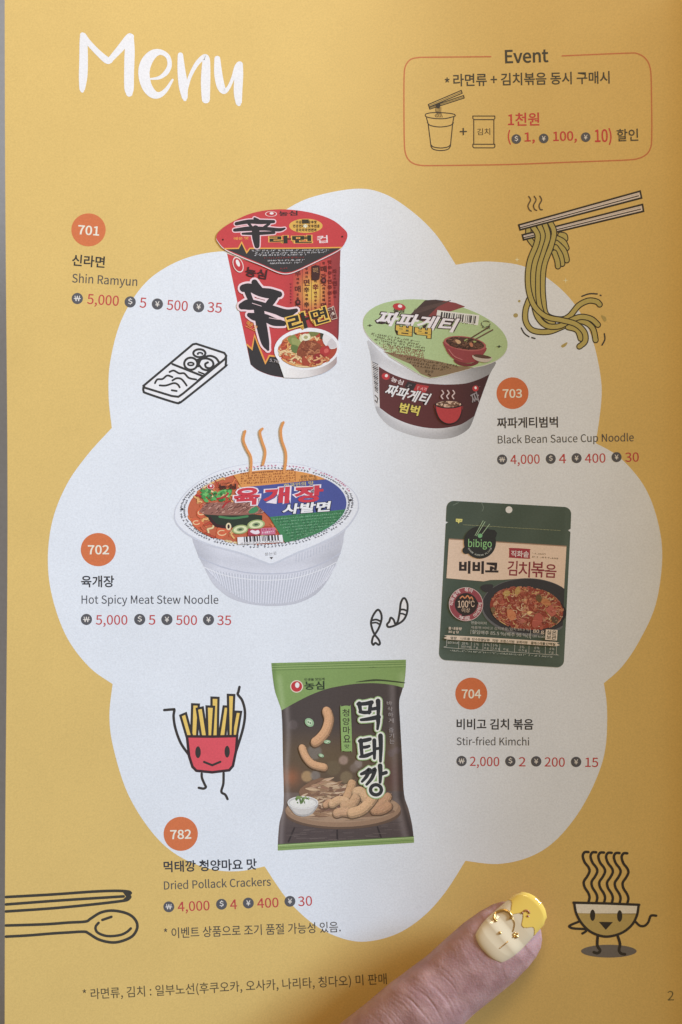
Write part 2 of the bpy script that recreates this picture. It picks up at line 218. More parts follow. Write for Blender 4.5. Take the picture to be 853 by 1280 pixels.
DZ = 3e-7
LAST = [0.0]
class Art:
    def __init__(s, base=14e-6):
        s.v, s.f, s.c = [], [], []
        s.h = base if base < 15e-6 else max(18e-6, LAST[0] + 2e-6)   # laid over the piece printed before it
        s.x0 = s.y0 = 0.0; s.k = 1.0; s.clip = None
    def at(s, x0, y0, k): s.x0, s.y0, s.k = x0, y0, k; return s
    def q(s, p): return (s.x0 + p[0] / s.k, s.y0 + p[1] / s.k)
    def put(s, pts, faces, col, dh=None):
        o = len(s.v)
        for i, p in enumerate(pts): s.v.append((p[0], p[1], s.h if dh is None else s.h + dh[i]))
        for f in faces:
            s.f.append(tuple(o + i for i in f))
            if callable(col): s.c.extend(lin(col(*pts[i])) for i in f)
            else:
                c = lin(col); s.c.extend(c for _ in f)
        s.h += DZ
    def poly(s, pts, col, g=8.0, gy=None):
        """filled outline; cut on a grid so that it follows the sheet (and carries a printed gradient when col is a function)"""
        if s.clip: pts = [s.clip(p) for p in pts]
        pts = [s.q(p) for p in pts]
        tr = geometry.tessellate_polygon([[Vector((x, y, 0)) for x, y in pts]])
        xs = [p[0] for p in pts]; ys = [p[1] for p in pts]
        if callable(col) and gy is None: gy = g
        bm = bmesh.new(); vs = [bm.verts.new((x, y, 0)) for x, y in pts]
        for t in tr:
            try: bm.faces.new([vs[i] for i in t])
            except ValueError: pass
        def cuts(a, b, st, ax):
            x = math.floor(a / st) * st + st
            while x < b:
                n = (1, 0, 0) if ax == 0 else (0, 1, 0)
                bmesh.ops.bisect_plane(bm, geom=bm.verts[:] + bm.edges[:] + bm.faces[:], dist=1e-6, plane_co=(x, 0, 0) if ax == 0 else (0, x, 0), plane_no=n)
                x += st
        if callable(col) and max(xs) - min(xs) > g: cuts(min(xs), max(xs), g, 0)
        if gy and max(ys) - min(ys) > gy: cuts(min(ys), max(ys), gy, 1)
        bm.normal_update()
        for f in bm.faces:
            if f.normal.z > 0: f.normal_flip()           # y runs down the page: flips to face up
        bm.verts.index_update()
        s.put([(v.co.x, v.co.y) for v in bm.verts], [tuple(v.index for v in f.verts) for f in bm.faces], col)
        bm.free()
    def ell(s, cx, cy, rx, ry, col, rot=0, g=8.0, n=40): s.poly(arc(cx, cy, rx, ry, rot, n=n), col, g)
    def stroke(s, pts, w, col, smooth=True, closed=False, sub=5, caps=True):
        """a pen line of width w (crop units); points may carry a third value, their own width"""
        if smooth: pts = spline(pts, sub, closed)
        if s.clip: pts = [tuple(s.clip(p[:2])) + tuple(p[2:]) for p in pts]
        pp = []
        for p in pts:
            x, y = s.q(p); ww = (p[2] if len(p) > 2 else w) / s.k / 2
            if pp and math.hypot(x - pp[-1][0], y - pp[-1][1]) < 1e-4: continue
            pp.append((x, y, ww))
        if closed and len(pp) > 1 and math.hypot(pp[0][0] - pp[-1][0], pp[0][1] - pp[-1][1]) < 1e-3: pp.pop()
        if len(pp) < 2: return
        n = len(pp)
        # long straight runs are divided so that they follow the sheet
        o = []
        for i in range(n if closed else n - 1):
            a, b2 = pp[i], pp[(i + 1) % n]; L = math.hypot(b2[0] - a[0], b2[1] - a[1]); m = max(1, int(L / 9))
            for j in range(m): o.append(tuple(a[q] + (b2[q] - a[q]) * j / m for q in range(3)))
        if not closed: o.append(pp[-1])
        pp = o; n = len(pp); vs, fs, dh = [], [], []
        for i, (x, y, w2) in enumerate(pp):
            a = pp[(i - 1) % n] if closed or i > 0 else pp[i]; c = pp[(i + 1) % n] if closed or i < n - 1 else pp[i]
            d1 = (x - a[0], y - a[1]); d2 = (c[0] - x, c[1] - y)
            l1, l2 = math.hypot(*d1) or 1, math.hypot(*d2) or 1
            tx, ty = d1[0] / l1 + d2[0] / l2, d1[1] / l1 + d2[1] / l2; L = math.hypot(tx, ty) or 1; tx, ty = tx / L, ty / L
            e = d2 if i == 0 and not closed else d1; le = math.hypot(*e) or 1
            cs = max(0.5, tx * e[0] / le + ty * e[1] / le); wq = w2 / cs
            vs += [(x - ty * wq, y + tx * wq), (x + ty * wq, y - tx * wq)]; dh += [DZ * 0.8 * i / n] * 2
        for i in range(n if closed else n - 1):
            j = (i + 1) % n; fs.append((2 * i, 2 * j, 2 * j + 1, 2 * i + 1))
        if caps and not closed:
            for e in (0, n - 1):
                x, y, w2 = pp[e]; q = pp[1] if e == 0 else pp[n - 2]; a0 = math.atan2(y - q[1], x - q[0]); i0 = len(vs)
                for j in range(7):
                    t = a0 - math.pi / 2 + math.pi * j / 6; vs.append((x + w2 * math.cos(t), y + w2 * math.sin(t))); dh.append(dh[2 * e])
                fs.append(tuple(range(i0, i0 + 7)))
        # all faces look up
        ff = []
        for f in fs:
            ar = sum(vs[f[i]][0] * vs[f[(i + 1) % len(f)]][1] - vs[f[(i + 1) % len(f)]][0] * vs[f[i]][1] for i in range(len(f)))
            ff.append(f if ar < 0 else f[::-1])
        s.put(vs, ff, col, dh)
    def line(s, pts, w, col, **kw): s.stroke(pts, w, col, smooth=False, **kw)
    def shape(s, pts, fill, line, w, smooth=False):
        if smooth: pts = spline(pts, 5, True)
        if fill: s.poly(pts, fill)
        s.stroke(pts, w, line, smooth=False, closed=True)
    def text(s, t, a, b, col, bold=0.0, h=None, ys=1.0, ink=None, sk=0.0, sp=0.0, out=()):
        """writing whose ink runs from a to b; Hangul lines are set on their ink's foot, Latin ones on the baseline"""
        items, x = [], 0.0
        for ch in t:
            if ch == ' ': x += GL[' '][0] + 0.02 + sp; continue
            g = glyph(ch, round(bold, 3)); items.append((g, x)); x += g[2] + sp
        X = [p[0] + x0 for g, x0 in items for p in g[0]]; Y = [p[1] for g, _ in items for p in g[0]]
        if ink is None: ink = any(ord(c) > 0x2fff for c in t)
        x0, x1 = min(X), max(X); y0, y1 = (min(Y), max(Y)) if ink else (0.0, max(Y))
        dx, dy = b[0] - a[0], b[1] - a[1]; L = math.hypot(dx, dy); ux, uy = dx / L, dy / L
        kx = L / (x1 - x0); ky = h / (y1 - y0) if h else kx * ys
        vx, vy = uy, -ux
        chars = [c for c in t if c != ' ']
        for ex_, oc in list(out) + [(0.0, col)]:          # outlines first, the letter itself last
            for (g, xo), ch in zip(items, chars):
                if ex_: g = glyph(ch, round(bold + ex_, 3))
                pts = []
                for p in g[0]:
                    ex = (p[0] + xo - x0) * kx; ey = (p[1] - y0) * ky; ex += sk * ey
                    pts.append(s.q((a[0] + ux * ex + vx * ey, a[1] + uy * ex + vy * ey)))
                s.put(pts, g[1], oc)
                s.h -= DZ * 0.5
            s.h += DZ * 4
    def vtext(s, t, cx, y0, y1, w, col, bold=0.0, dx=0.0):
        st = (y1 - y0) / len(t)
        for i, ch in enumerate(t):
            if ch == ' ': continue
            s.text(ch, (cx - w / 2 + dx * i, y0 + st * (i + 0.94)), (cx + w / 2 + dx * i, y0 + st * (i + 0.94)), col, bold=bold, h=st * 0.86, ink=True)
    def level(s, k, m, base):
        s.h = base + (k % m) * DZ
    def micro(s, a, b, h, col, gap=0.16):
        """print too small to read: rows of tiny broken marks"""
        dx, dy = b[0] - a[0], b[1] - a[1]; L = math.hypot(dx, dy); ux, uy = dx / L, dy / L; vx, vy = uy, -ux
        x = 0.0; k = h; h0 = s.h
        while x < L - k * 0.5:
            s.h = h0
            if rnd.random() < gap: x += k * 0.6; continue
            def pt(u, v): return (a[0] + ux * (x + u * k) + vx * v * k, a[1] + uy * (x + u * k) + vy * v * k)
            w = h * 0.2; r = rnd.random()
            if r < 0.8: yy = rnd.choice((0.15, 0.5, 0.85)); s.line([pt(0.08, yy), pt(0.62, yy)], w, col, caps=False)
            if r > 0.25: xx = rnd.choice((0.2, 0.6, 0.7)); s.line([pt(xx, 0.05), pt(xx, 0.95)], w, col, caps=False)
            if r > 0.5: s.line([pt(0.1, 0.2), pt(0.55, 0.75)], w, col, caps=False)
            x += k * 0.95
        s.h = h0 + DZ * 4
    def build(s, name, parent):
        LAST[0] = s.h
        if not s.v: return None
        me = bpy.data.meshes.new(name); me.from_pydata(s.v, [], s.f); me.materials.append(INK)
        ca = me.color_attributes.new('ink', 'FLOAT_COLOR', 'CORNER'); buf = []
        for c in s.c: buf.extend((c[0], c[1], c[2], 1.0))
        ca.data.foreach_set('color', buf)
        bm = bmesh.new(); bm.from_mesh(me); xs = [v[0] for v in s.v]
        x = math.floor((min(xs) - X0) / KN) * KN + KN + X0
        while x < max(xs):
            fa = [f for f in bm.faces if min(v.co.x for v in f.verts) < x < max(v.co.x for v in f.verts)] if len(bm.faces) < 3000 else bm.faces[:]
            if fa: bmesh.ops.bisect_plane(bm, geom=list({v for f in fa for v in f.verts}) + list({e for f in fa for e in f.edges}) + fa, dist=1e-5, plane_co=(x, 0, 0), plane_no=(1, 0, 0))
            x += KN
        for v in bm.verts: v.co = P(*v.co)
        bm.to_mesh(me); bm.free()
        o = bpy.data.objects.new(name, me); C.objects.link(o); o.parent = parent
        return o

# ------------------------------------------------------------------ the place: a grey tray table under the booklet
m, nt, b = new_mat('grey_tray_plastic')
tc = N(nt, 'ShaderNodeTexCoord'); nz = N(nt, 'ShaderNodeTexNoise'); nz.inputs['Scale'].default_value = 900
nt.links.new(tc.outputs['Object'], nz.inputs['Vector'])
rp = N(nt, 'ShaderNodeMapRange'); rp.inputs['To Min'].default_value = 0.34; rp.inputs['To Max'].default_value = 0.40
nt.links.new(nz.outputs['Fac'], rp.inputs['Value']); nt.links.new(rp.outputs[0], b.inputs['Base Color']); b.inputs['Roughness'].default_value = 0.55
bp = N(nt, 'ShaderNodeBump'); bp.inputs['Strength'].default_value = 0.2; bp.inputs['Distance'].default_value = 0.0002
nt.links.new(nz.outputs['Fac'], bp.inputs['Height']); nt.links.new(bp.outputs[0], b.inputs['Normal'])
zt = -0.055
table = link('table', [(-0.6, -0.5, zt), (0.6, -0.5, zt), (0.6, 0.5, zt), (-0.6, 0.5, zt)], [(0, 1, 2, 3)], m)
table['kind'] = 'structure'; table['label'] = 'plain grey table surface seen along the left edge of the menu page'; table['category'] = 'table'

# ------------------------------------------------------------------ the booklet
book = empty('menu_booklet')
book['label'] = 'yellow printed menu booklet page with white scalloped cloud and noodle pictures'
book['category'] = 'menu'
def left_edge(y): return 6.0 + 3.6 * math.exp(-((y - 640) / 330.0) ** 2)
def sheet(name, x1, y0, y1, th, drop, inset, mats):
    vs, fs, mi = [], [], []
    us = [0.0] + [X0 + KN * i for i in range(400) if 12.5 < X0 + KN * i < x1] + [x1]; nv = 86
    for layer in (0, 1):
        for j in range(nv + 1):
            y = y0 + (y1 - y0) * j / nv
            for u in us: vs.append(P(u if u else left_edge(y) + inset, y, -drop - th * layer))
    nx = len(us); n = nx * (nv + 1)
    for j in range(nv):
        for i in range(nx - 1):
            a = j * nx + i
            fs.append((a, a + nx, a + nx + 1, a + 1)); mi.append(0)
            fs.append((n + a, n + a + 1, n + a + nx + 1, n + a + nx)); mi.append(1)
    rim = [i for i in range(nx)] + [j * nx + nx - 1 for j in range(1, nv + 1)] + [nv * nx + i for i in range(nx - 2, -1, -1)] + [j * nx for j in range(nv - 1, 0, -1)]
    r0, m_ = len(vs), len(rim); vs += [vs[a] for a in rim] + [vs[n + a] for a in rim]
    for i in range(m_):
        c = (i + 1) % m_; fs.append((r0 + i, r0 + c, r0 + m_ + c, r0 + m_ + i)); mi.append(1)
    o = link(name, vs, fs, mats, book, smooth=True); o.data.polygons.foreach_set('material_index', mi)
    for p in o.data.polygons:
        if p.material_index and p.index >= len(fs) - len(rim): p.use_smooth = False
    return o
sheet('page', 893, -22, 1318, 0.00022, 0, 0, [YELLOW, EDGE])
sheet('inner_leaves', 893, -22, 1318, 0.0009, 0.00035, 2.5, [LINING, EDGE])

WHITE, DARK, BLACK = (224, 229, 233), (62, 62, 64), (44, 44, 48)
# the white scalloped cloud: eight arcs
CLOUD = [(345, 270), (385, 248), (443, 236), (480, 242), (515, 264), (545, 293), (570, 331),
         None, (590, 328), (615, 327), (652, 332), (685, 348), (716, 377), (738, 416), (750, 464), (752, 500), (745, 554),
         None, (775, 572), (805, 607), (822, 650), (828, 697), (820, 755), (800, 800), (778, 833), (755, 854),
         None, (759, 886), (757, 935), (745, 975), (722, 1018), (692, 1053), (660, 1072), (622, 1080), (582, 1076),
         None, (557, 1115), (530, 1145), (497, 1167), (458, 1177), (425, 1172), (392, 1155), (360, 1125), (331, 1083),
         None, (298, 1089), (262, 1086), (222, 1069), (190, 1040), (160, 992), (142, 935), (137, 895), (141, 855),
         None, (112, 834), (84, 797), (66, 748), (60, 700), (66, 650), (84, 605), (110, 568), (140, 535),
         None, (136, 495), (138, 452), (152, 400), (178, 358), (208, 334), (245, 319), (288, 314), (322, 321)]
a = Art(6e-6); pts, seg = [], []
for p in CLOUD + [None]:
    if p is None:
        if pts and len(seg): seg = [pts[-1]] + seg
        sm = spline(seg, 6); pts += sm[1:] if pts else sm; seg = []
    else: seg.append(p)
a.poly(pts, WHITE, g=4); a.build('cloud_shape', book)

# title, brushed by hand
a = Art().at(80, 30, 3.554); TW = (232, 238, 236)
for st in ([(83, 48, 22), (87, 80, 34), (88, 150, 38), (86, 230, 38), (82, 285, 26), (82, 297, 16)],
           [(88, 50, 22), (108, 80, 24), (150, 125, 26), (190, 160, 30), (205, 162, 26)], [(205, 160, 24), (250, 110, 32), (290, 62, 36), (299, 56, 26)],
           [(298, 58, 26), (293, 120, 44), (290, 220, 44), (290, 285, 42), (291, 308, 30)],
           [(386, 244, 8), (425, 238, 15), (455, 215, 22), (470, 182, 20), (462, 145, 20), (430, 125, 24), (395, 135, 40), (366, 172, 50), (356, 220, 50), (368, 275, 46), (395, 310, 38), (425, 315, 26), (455, 292, 18), (483, 248, 10)],
           [(518, 138, 24), (522, 200, 34), (530, 270, 40), (537, 325, 26), (538, 335, 16)], [(541, 300, 16), (560, 235, 16), (590, 178, 20), (618, 150, 24), (632, 152, 30), (632, 190, 38), (630, 260, 42), (631, 335, 36)],
           [(682, 154, 26), (686, 220, 36), (697, 275, 36), (712, 298, 26), (732, 282, 16), (752, 238, 16), (768, 195, 24), (780, 180, 28)], [(782, 180, 28), (778, 230, 38), (774, 300, 38), (777, 348, 28), (778, 356, 18)]):
    a.stroke(st, 20, TW, sub=6)
a.build('menu_title', book)

# event box
OR = (206, 116, 62); INKD = (66, 64, 52); RED = (205, 58, 52)
def coin(art, x, y, r, sym, fill=(88, 88, 92), back=(228, 222, 210)):
    art.at(0, 0, 1); art.ell(x, y, r, r, fill, n=28)
    w = r * (0.98 if sym == '₩' else 0.78)
    art.text('W' if sym == '₩' else sym, (x - w / 2, y + r * 0.47), (x + w / 2, y + r * 0.47), back, bold=0.012, h=r * (1.15 if sym == '$' else 0.96), ink=True)
    if sym == '₩': art.line([(x - r * 0.62, y + r * 0.02), (x + r * 0.62, y + r * 0.02)], r * 0.13, back, caps=False)
ev = Art()
ev.line([(613.8, 70.8), (570, 71.2), (526, 71.6)], 1.6, OR)
ev.stroke([(526, 71.6), (514, 74), (507, 83), (505.4, 97), (505.2, 125), (505.3, 150), (505.6, 174), (506.4, 188), (509.5, 197.5), (516, 203.8), (526, 206.6), (540, 207), (590, 206.4), (640, 205.5), (700, 203.2), (760, 201), (785, 199.9), (797, 198.4), (807, 194), (813, 186), (815, 170), (814.5, 110), (813, 85), (807, 73), (797, 67), (785, 66.4), (740, 68.2), (703, 69.8)], 1.6, OR, sub=4)
box = ev.build('event_box', book)
a = Art(); a.text('Event', (631.7, 78.8), (686, 77.2), INKD, bold=0.022, h=None, ys=1.03); a.build('event_heading', box)
a = Art(); a.text('*', (556.2, 103.4), (562.4, 103.2), INKD, h=6.6, ink=True, bold=.01)
a.text('라면류 + 김치볶음 동시 구매시', (567, 108.2), (762.5, 104.5), INKD, bold=0.016, h=15.8); a.build('event_text', box)
a = Art(); a.text('1천원', (635.4, 157.5), (674.6, 156.8), RED, bold=0.016, h=16.3)
a.text('(', (635.6, 181.2), (639.2, 181), RED, bold=0.01, h=19, ink=True); a.text('1,', (656.2, 180), (669, 179.6), RED, bold=0.016, h=14.4, ink=True)
a.text('100,', (692, 179.4), (721.5, 178.6), RED, bold=0.016, h=15, ink=True); a.text('10)', (744, 177.4), (765, 176.8), RED, bold=0.016, h=17.3, ink=False)
coin(a, 645.6, 173.8, 6.0, '$'); coin(a, 679.9, 173, 6.0, '¥'); coin(a, 732.4, 171.4, 6.0, '¥')
a.text('할인', (771.4, 176.8), (798.3, 176), INKD, bold=0.012, h=15.5); a.text('+', (575, 169), (584, 168.8), INKD, h=9, bold=0.01, ink=True)
a.build('discount_text', box)
a = Art().at(500, 100, 5.331); LK = (56, 52, 44); w = 6.4
a.stroke([(170, 235), (180, 224), (225, 217), (300, 219), (355, 226), (370, 236), (360, 243), (300, 257), (230, 256), (180, 246)], w, LK, closed=True, smooth=True)
a.line([(178, 252), (190, 296)], w, LK); a.line([(360, 248), (352, 292)], w, LK)
a.stroke([(184, 284), (205, 303), (268, 313), (335, 303), (358, 285)], w, LK); a.line([(190, 300), (208, 440)], w, LK); a.line([(352, 296), (338, 435)], w, LK)
a.stroke([(206, 430), (225, 446), (272, 453), (320, 446), (338, 430)], w, LK); a.stroke([(208, 442), (225, 462), (272, 470), (320, 462), (338, 440)], w, LK)
a.shape([(190, 163), (410, 69), (416, 88), (196, 180)], None, LK, w); a.shape([(196, 181), (425, 103), (429, 120), (200, 194)], None, LK, w)
a.line([(193, 172), (412, 79)], 3, LK); a.line([(198, 187), (426, 112)], 3, LK)
a.poly([(238, 180), (243, 162), (268, 155), (272, 172), (262, 190), (248, 188)], LK)
for k in range(5): a.stroke([(242 + k * 8, 182), (238 + k * 9, 205), (250 + k * 6, 220), (236 + k * 11, 236), (244 + k * 10, 248)], 3.6, LK)
a.build('cup_icon', box)
a = Art().at(500, 100, 5.331)
for y in (240, 428): a.stroke([(487, y), (633, y), (634, y + 16), (627, y + 24), (494, y + 24), (487, y + 16)], w, LK, smooth=False, closed=True)
a.line([(493, 266), (493, 426)], w, LK); a.line([(627, 266), (627, 426)], w, LK)
a.text('김치', (516, 368), (603, 366), LK, h=45, bold=0.004); a.build('packet_icon', box)

# number badges, names and prices
def badge(x, y, rx, ry, num, a0, a1, by0, by1, h):
    a = Art(); a.ell(x, y, rx, ry, (216, 112, 54), n=64); o = a.build('number_badge', book)
    a = Art(22e-6); a.text(num, (a0, by0), (a1, by1), (250, 228, 206), bold=0.02, h=h); a.build('badge_number', o); o['label'] = 'round orange badge reading ' + num
badge(110.9, 287.3, 21.4, 20.6, '701', 97.4, 124, 292.4, 294.4, 11.4)
badge(123.1, 687, 21.9, 20.8, '702', 110, 136.6, 692.6, 692.6, 11.3)
badge(640.9, 491.5, 20, 19.8, '703', 628.5, 652.8, 497, 496.8, 10.6)
badge(589.4, 867, 20, 20, '704', 577.4, 601.6, 872.6, 872.6, 10.9)
badge(226.2, 1042.3, 21.4, 21.3, '782', 213.2, 239.4, 1048.8, 1048, 11.3)
GREY = (84, 82, 80); PR = (196, 62, 62)
def words(name, t, p, q, col, **kw):
    a = Art(); a.text(t, p, q, col, **kw); o = a.build(name, book); o['label'] = ('bold Korean name ' if name == 'product_name' else 'thin grey line ') + t.split('(')[0].strip(); return o
words('product_name', '신라면', (89.8, 332.2), (130.8, 335.2), (52, 52, 50), bold=0.02, h=14.6)
words('product_name', '육개장', (101.6, 734.2), (143, 734.2), (56, 58, 64), bold=0.02, h=14.8)
words('product_name', '짜파게티범벅', (621.6, 535.6), (697.8, 534.4), (58, 52, 52), bold=0.02, h=13.8)
words('product_name', '비비고 김치 볶음', (571, 912), (667, 912.3), (54, 54, 58), bold=0.02, h=13.8)
words('product_name', '먹태깡 청양마요 맛', (205, 1090.6), (321.4, 1087.2), (54, 58, 66), bold=0.02, h=14.3)
words('english_name', 'Shin Ramyun', (90.2, 352.9), (171.6, 357.4), GREY, bold=0.006, ys=1.08)
words('english_name', 'Hot Spicy Meat Stew Noodle', (102.2, 754.5), (273.3, 754.7), (84, 86, 92), bold=0.006, ys=1.06)
words('english_name', 'Black Bean Sauce Cup Noodle', (622.5, 554.3), (792.6, 551.4), GREY, bold=0.006, ys=1.06)
words('english_name', 'Stir-fried Kimchi', (571, 931.3), (661.7, 931.7), (84, 84, 88), bold=0.006, ys=1.06)
words('english_name', 'Dried Pollack Crackers', (205.4, 1111.9), (338.9, 1107), (84, 84, 84), bold=0.006, ys=1.06)
def price(coins, nums, h, r):
    a = Art()
    for (x, y), sy in zip(coins, '₩$¥¥'): coin(a, x, y, r, sy)
    o = a.build('price_line', book); o['label'] = 'price line starting with ' + nums[0][0] + ' and ending with ' + nums[-1][0]
    for t, p, q in nums:
        a = Art(); a.text(t, p, q, PR, h=h, bold=0.007)
        a.build('price', o)
price([(96.9, 373.1), (163, 377.4), (197, 380), (248.6, 383.4)], [('5,000', (109, 379.6), (148.4, 382.2)), ('5', (174.4, 384.2), (182.7, 384.8)), ('500', (208.3, 387), (234.6, 388.8)), ('35', (259.2, 389.8), (277.2, 391))], 12.5, 7)
price([(108.3, 774.3), (174.9, 774.3), (208.9, 774.4), (260.9, 774.6)], [('5,000', (119.9, 780.6), (159.5, 780.7)), ('5', (186, 780.7), (194.4, 780.7)), ('500', (220.2, 780.9), (246.5, 781)), ('35', (271.7, 781.1), (289.2, 781.2))], 11.9, 7)
price([(627.9, 574.4), (688.7, 573.5), (721, 572.7), (771, 571.4)], [('4,000', (638.4, 580), (675, 579.3)), ('4', (699, 579), (708, 578.9)), ('400', (731.5, 578.6), (757.2, 578)), ('30', (781.8, 577.2), (798.9, 576.8))], 11.5, 6.3)
price([(577.2, 951.3), (638.2, 951.6), (670.5, 951.7), (720.4, 952.4)], [('2,000', (587.5, 957.2), (624.3, 957.7)), ('2', (648.7, 957.8), (657.2, 957.9)), ('200', (681, 958), (706.2, 958.3)), ('15', (731.8, 958.5), (748, 958.7))], 11.5, 6.5)
price([(211.3, 1133.5), (277.2, 1130.3), (310.7, 1128.8), (362.7, 1126.6)], [('4,000', (222.7, 1139.2), (262.4, 1137.6)), ('4', (288.2, 1136.6), (296.8, 1136.2)), ('400', (322, 1134.9), (348.6, 1133.8)), ('30', (373, 1132.6), (390.6, 1131.8))], 12.0, 6.8)
words('stock_note', '* 이벤트 상품으로 조기 품절 가능성 있음.', (205.3, 1173.4), (426.4, 1165.2), (78, 74, 68), h=13.6, bold=.005)
words('route_note', '* 라면류, 김치 : 일부노선(후쿠오카, 오사카, 나리타, 칭다오) 미 판매', (104, 1251.6), (484, 1232), (88, 78, 54), h=15.6, bold=.005)
words('page_number', '2', (834.8, 1250.6), (842.6, 1250.4), (104, 96, 58), h=11.8)

# ------------------------------------------------------------------ line drawings
LN = (54, 54, 54)
a = Art().at(0, 1080, 3.877); L2 = (60, 58, 50)
a.stroke([(30, 160), (250, 148), (450, 134), (560, 130), (618, 133), (634, 140), (626, 150), (632, 160), (622, 172)], 13.5, L2)
a.stroke([(30, 196), (300, 176), (600, 157)], 13.5, L2); a.stroke([(30, 230), (250, 215), (450, 196), (600, 178), (618, 172)], 13.5, L2)
a.poly([(595, 135), (630, 138), (622, 150), (632, 160), (620, 175), (590, 178), (612, 158)], L2)
a.build('chopsticks_drawing', book)
a = Art().at(0, 1080, 3.877)
a.stroke([(30, 298), (140, 295), (240, 291), (330, 284), (415, 279), (440, 265), (490, 235), (550, 226), (620, 241), (658, 272), (666, 310), (642, 350), (590, 374), (540, 380), (480, 366), (430, 336), (408, 328), (330, 332), (250, 337), (140, 346), (30, 352)], 13.5, L2)
a.stroke([(479, 285), (464, 306), (474, 332), (520, 349), (580, 345), (615, 330), (635, 312)], 12.5, L2); a.stroke([(497, 271), (541, 256)], 12.5, L2)
a.build('spoon_drawing', book)

a = Art().at(160, 410, 6.093); w = 17
a.poly([(118, 440), (500, 122), (750, 200), (742, 290), (400, 572), (128, 492)], (232, 236, 240))
for p in ([(120, 440), (495, 125), (520, 120), (735, 190), (750, 212), (740, 235), (420, 500), (385, 524), (335, 518), (130, 455)],): a.stroke(p, w, LN, smooth=False, closed=True)
a.stroke([(120, 445), (120, 480), (150, 500), (360, 568), (395, 566), (430, 545), (720, 312), (745, 280), (748, 215)], w, LN, sub=4)
a.line([(340, 275), (575, 368)], w, LN); a.line([(530, 405), (700, 262)], w, LN)
a.stroke(arc(545, 192, 46, 30), w, LN, smooth=False, closed=True); a.stroke(arc(550, 196, 18, 8, 0, 150, 380), 13, LN, smooth=False)
a.stroke(arc(480, 272, 50, 46), w, LN, smooth=False, closed=True); a.stroke(arc(480, 274, 22, 11), 14, LN, smooth=False, closed=True)
a.poly([(525, 235), (575, 222), (560, 245), (540, 300), (522, 300)], LN)
a.stroke([(545, 262), (560, 238), (600, 232), (640, 248), (652, 280), (630, 305), (598, 300), (590, 275), (610, 262)], w, LN); a.stroke([(575, 225), (625, 212), (670, 228), (695, 262)], w, LN)
a.stroke([(545, 285), (570, 312), (610, 322), (640, 310)], w, LN); a.stroke([(540, 335), (580, 350)], 13, LN)
for p in ([(318, 335), (350, 324), (390, 345), (430, 346), (465, 380), (520, 392)], [(207, 420), (225, 392), (265, 388), (300, 362), (340, 374)], [(340, 400), (370, 383), (405, 387), (430, 412), (448, 438)], [(243, 437), (290, 438), (350, 420), (380, 430), (395, 452)], [(335, 474), (372, 480)]): a.stroke(p, 15, LN)
a.build('side_dish_tray_drawing', book)

a = Art().at(440, 730, 8.53)
a.shape([(275, 275), (228, 335), (205, 410), (220, 485), (245, 540), (285, 590), (300, 632), (285, 648), (252, 628), (230, 648), (215, 622), (225, 570), (245, 540), (290, 465), (318, 370), (308, 305)], (232, 234, 238), LN, 23, smooth=True)
a.stroke([(215, 388), (260, 379), (302, 396)], 21, LN); a.stroke([(222, 415), (262, 412), (295, 430)], 19, LN); a.build('fish_drawing', book)
a = Art().at(440, 730, 8.53)
a.shape([(550, 152), (522, 205), (512, 290), (492, 395), (465, 425), (445, 380), (415, 360), (400, 400), (376, 432), (392, 458), (450, 445), (540, 395), (585, 320), (595, 230), (577, 168)], (232, 234, 238), LN, 23, smooth=True)
a.stroke([(515, 275), (550, 272), (584, 285)], 21, LN); a.stroke([(508, 315), (545, 318), (574, 332)], 19, LN); a.build('fish_drawing', book)

a = Art().at(190, 840, 6.093); FK = (56, 52, 50)
a.stroke([(95, 290), (160, 285), (172, 290), (166, 340), (180, 430), (220, 540), (280, 628)], 20, FK); a.stroke([(668, 114), (660, 150), (656, 172), (690, 220), (710, 310), (695, 430), (645, 595)], 20, FK)
a.stroke([(380, 775), (383, 810), (405, 860), (412, 876), (395, 888), (358, 882)], 19, FK); a.stroke([(547, 770), (545, 850), (530, 912), (560, 935), (577, 968)], 19, FK)
fries = a.build('fries_drawing', book)
a = Art(20e-6).at(190, 840, 6.093); FY = (234, 196, 84)
for p in ([(455, 195), (508, 197), (502, 492), (455, 492)], [(308, 246), (358, 248), (345, 492), (300, 492)], [(548, 262), (585, 264), (560, 492), (512, 492)], [(640, 302), (680, 304), (648, 492), (605, 492)], [(218, 332), (260, 314), (308, 492), (265, 492)], [(343, 280), (388, 270), (422, 492), (375, 492)], [(418, 262), (474, 265), (460, 492), (424, 492)], [(580, 174), (628, 176), (615, 492), (585, 492)]): a.shape(p, FY, FK, 18)
a.build('fries', fries)
a = Art(36e-6).at(190, 840, 6.093)
a.shape([(268, 490), (460, 492), (650, 488), (642, 600), (618, 715), (590, 748), (460, 764), (340, 752), (310, 722), (284, 640)], (226, 76, 88), (60, 42, 46), 20)
a.ell(352, 611, 21, 45, FK); a.ell(574, 607, 20, 45, FK); a.line([(398, 685), (460, 710), (522, 684)], 17, FK); a.build('fries_box', fries)

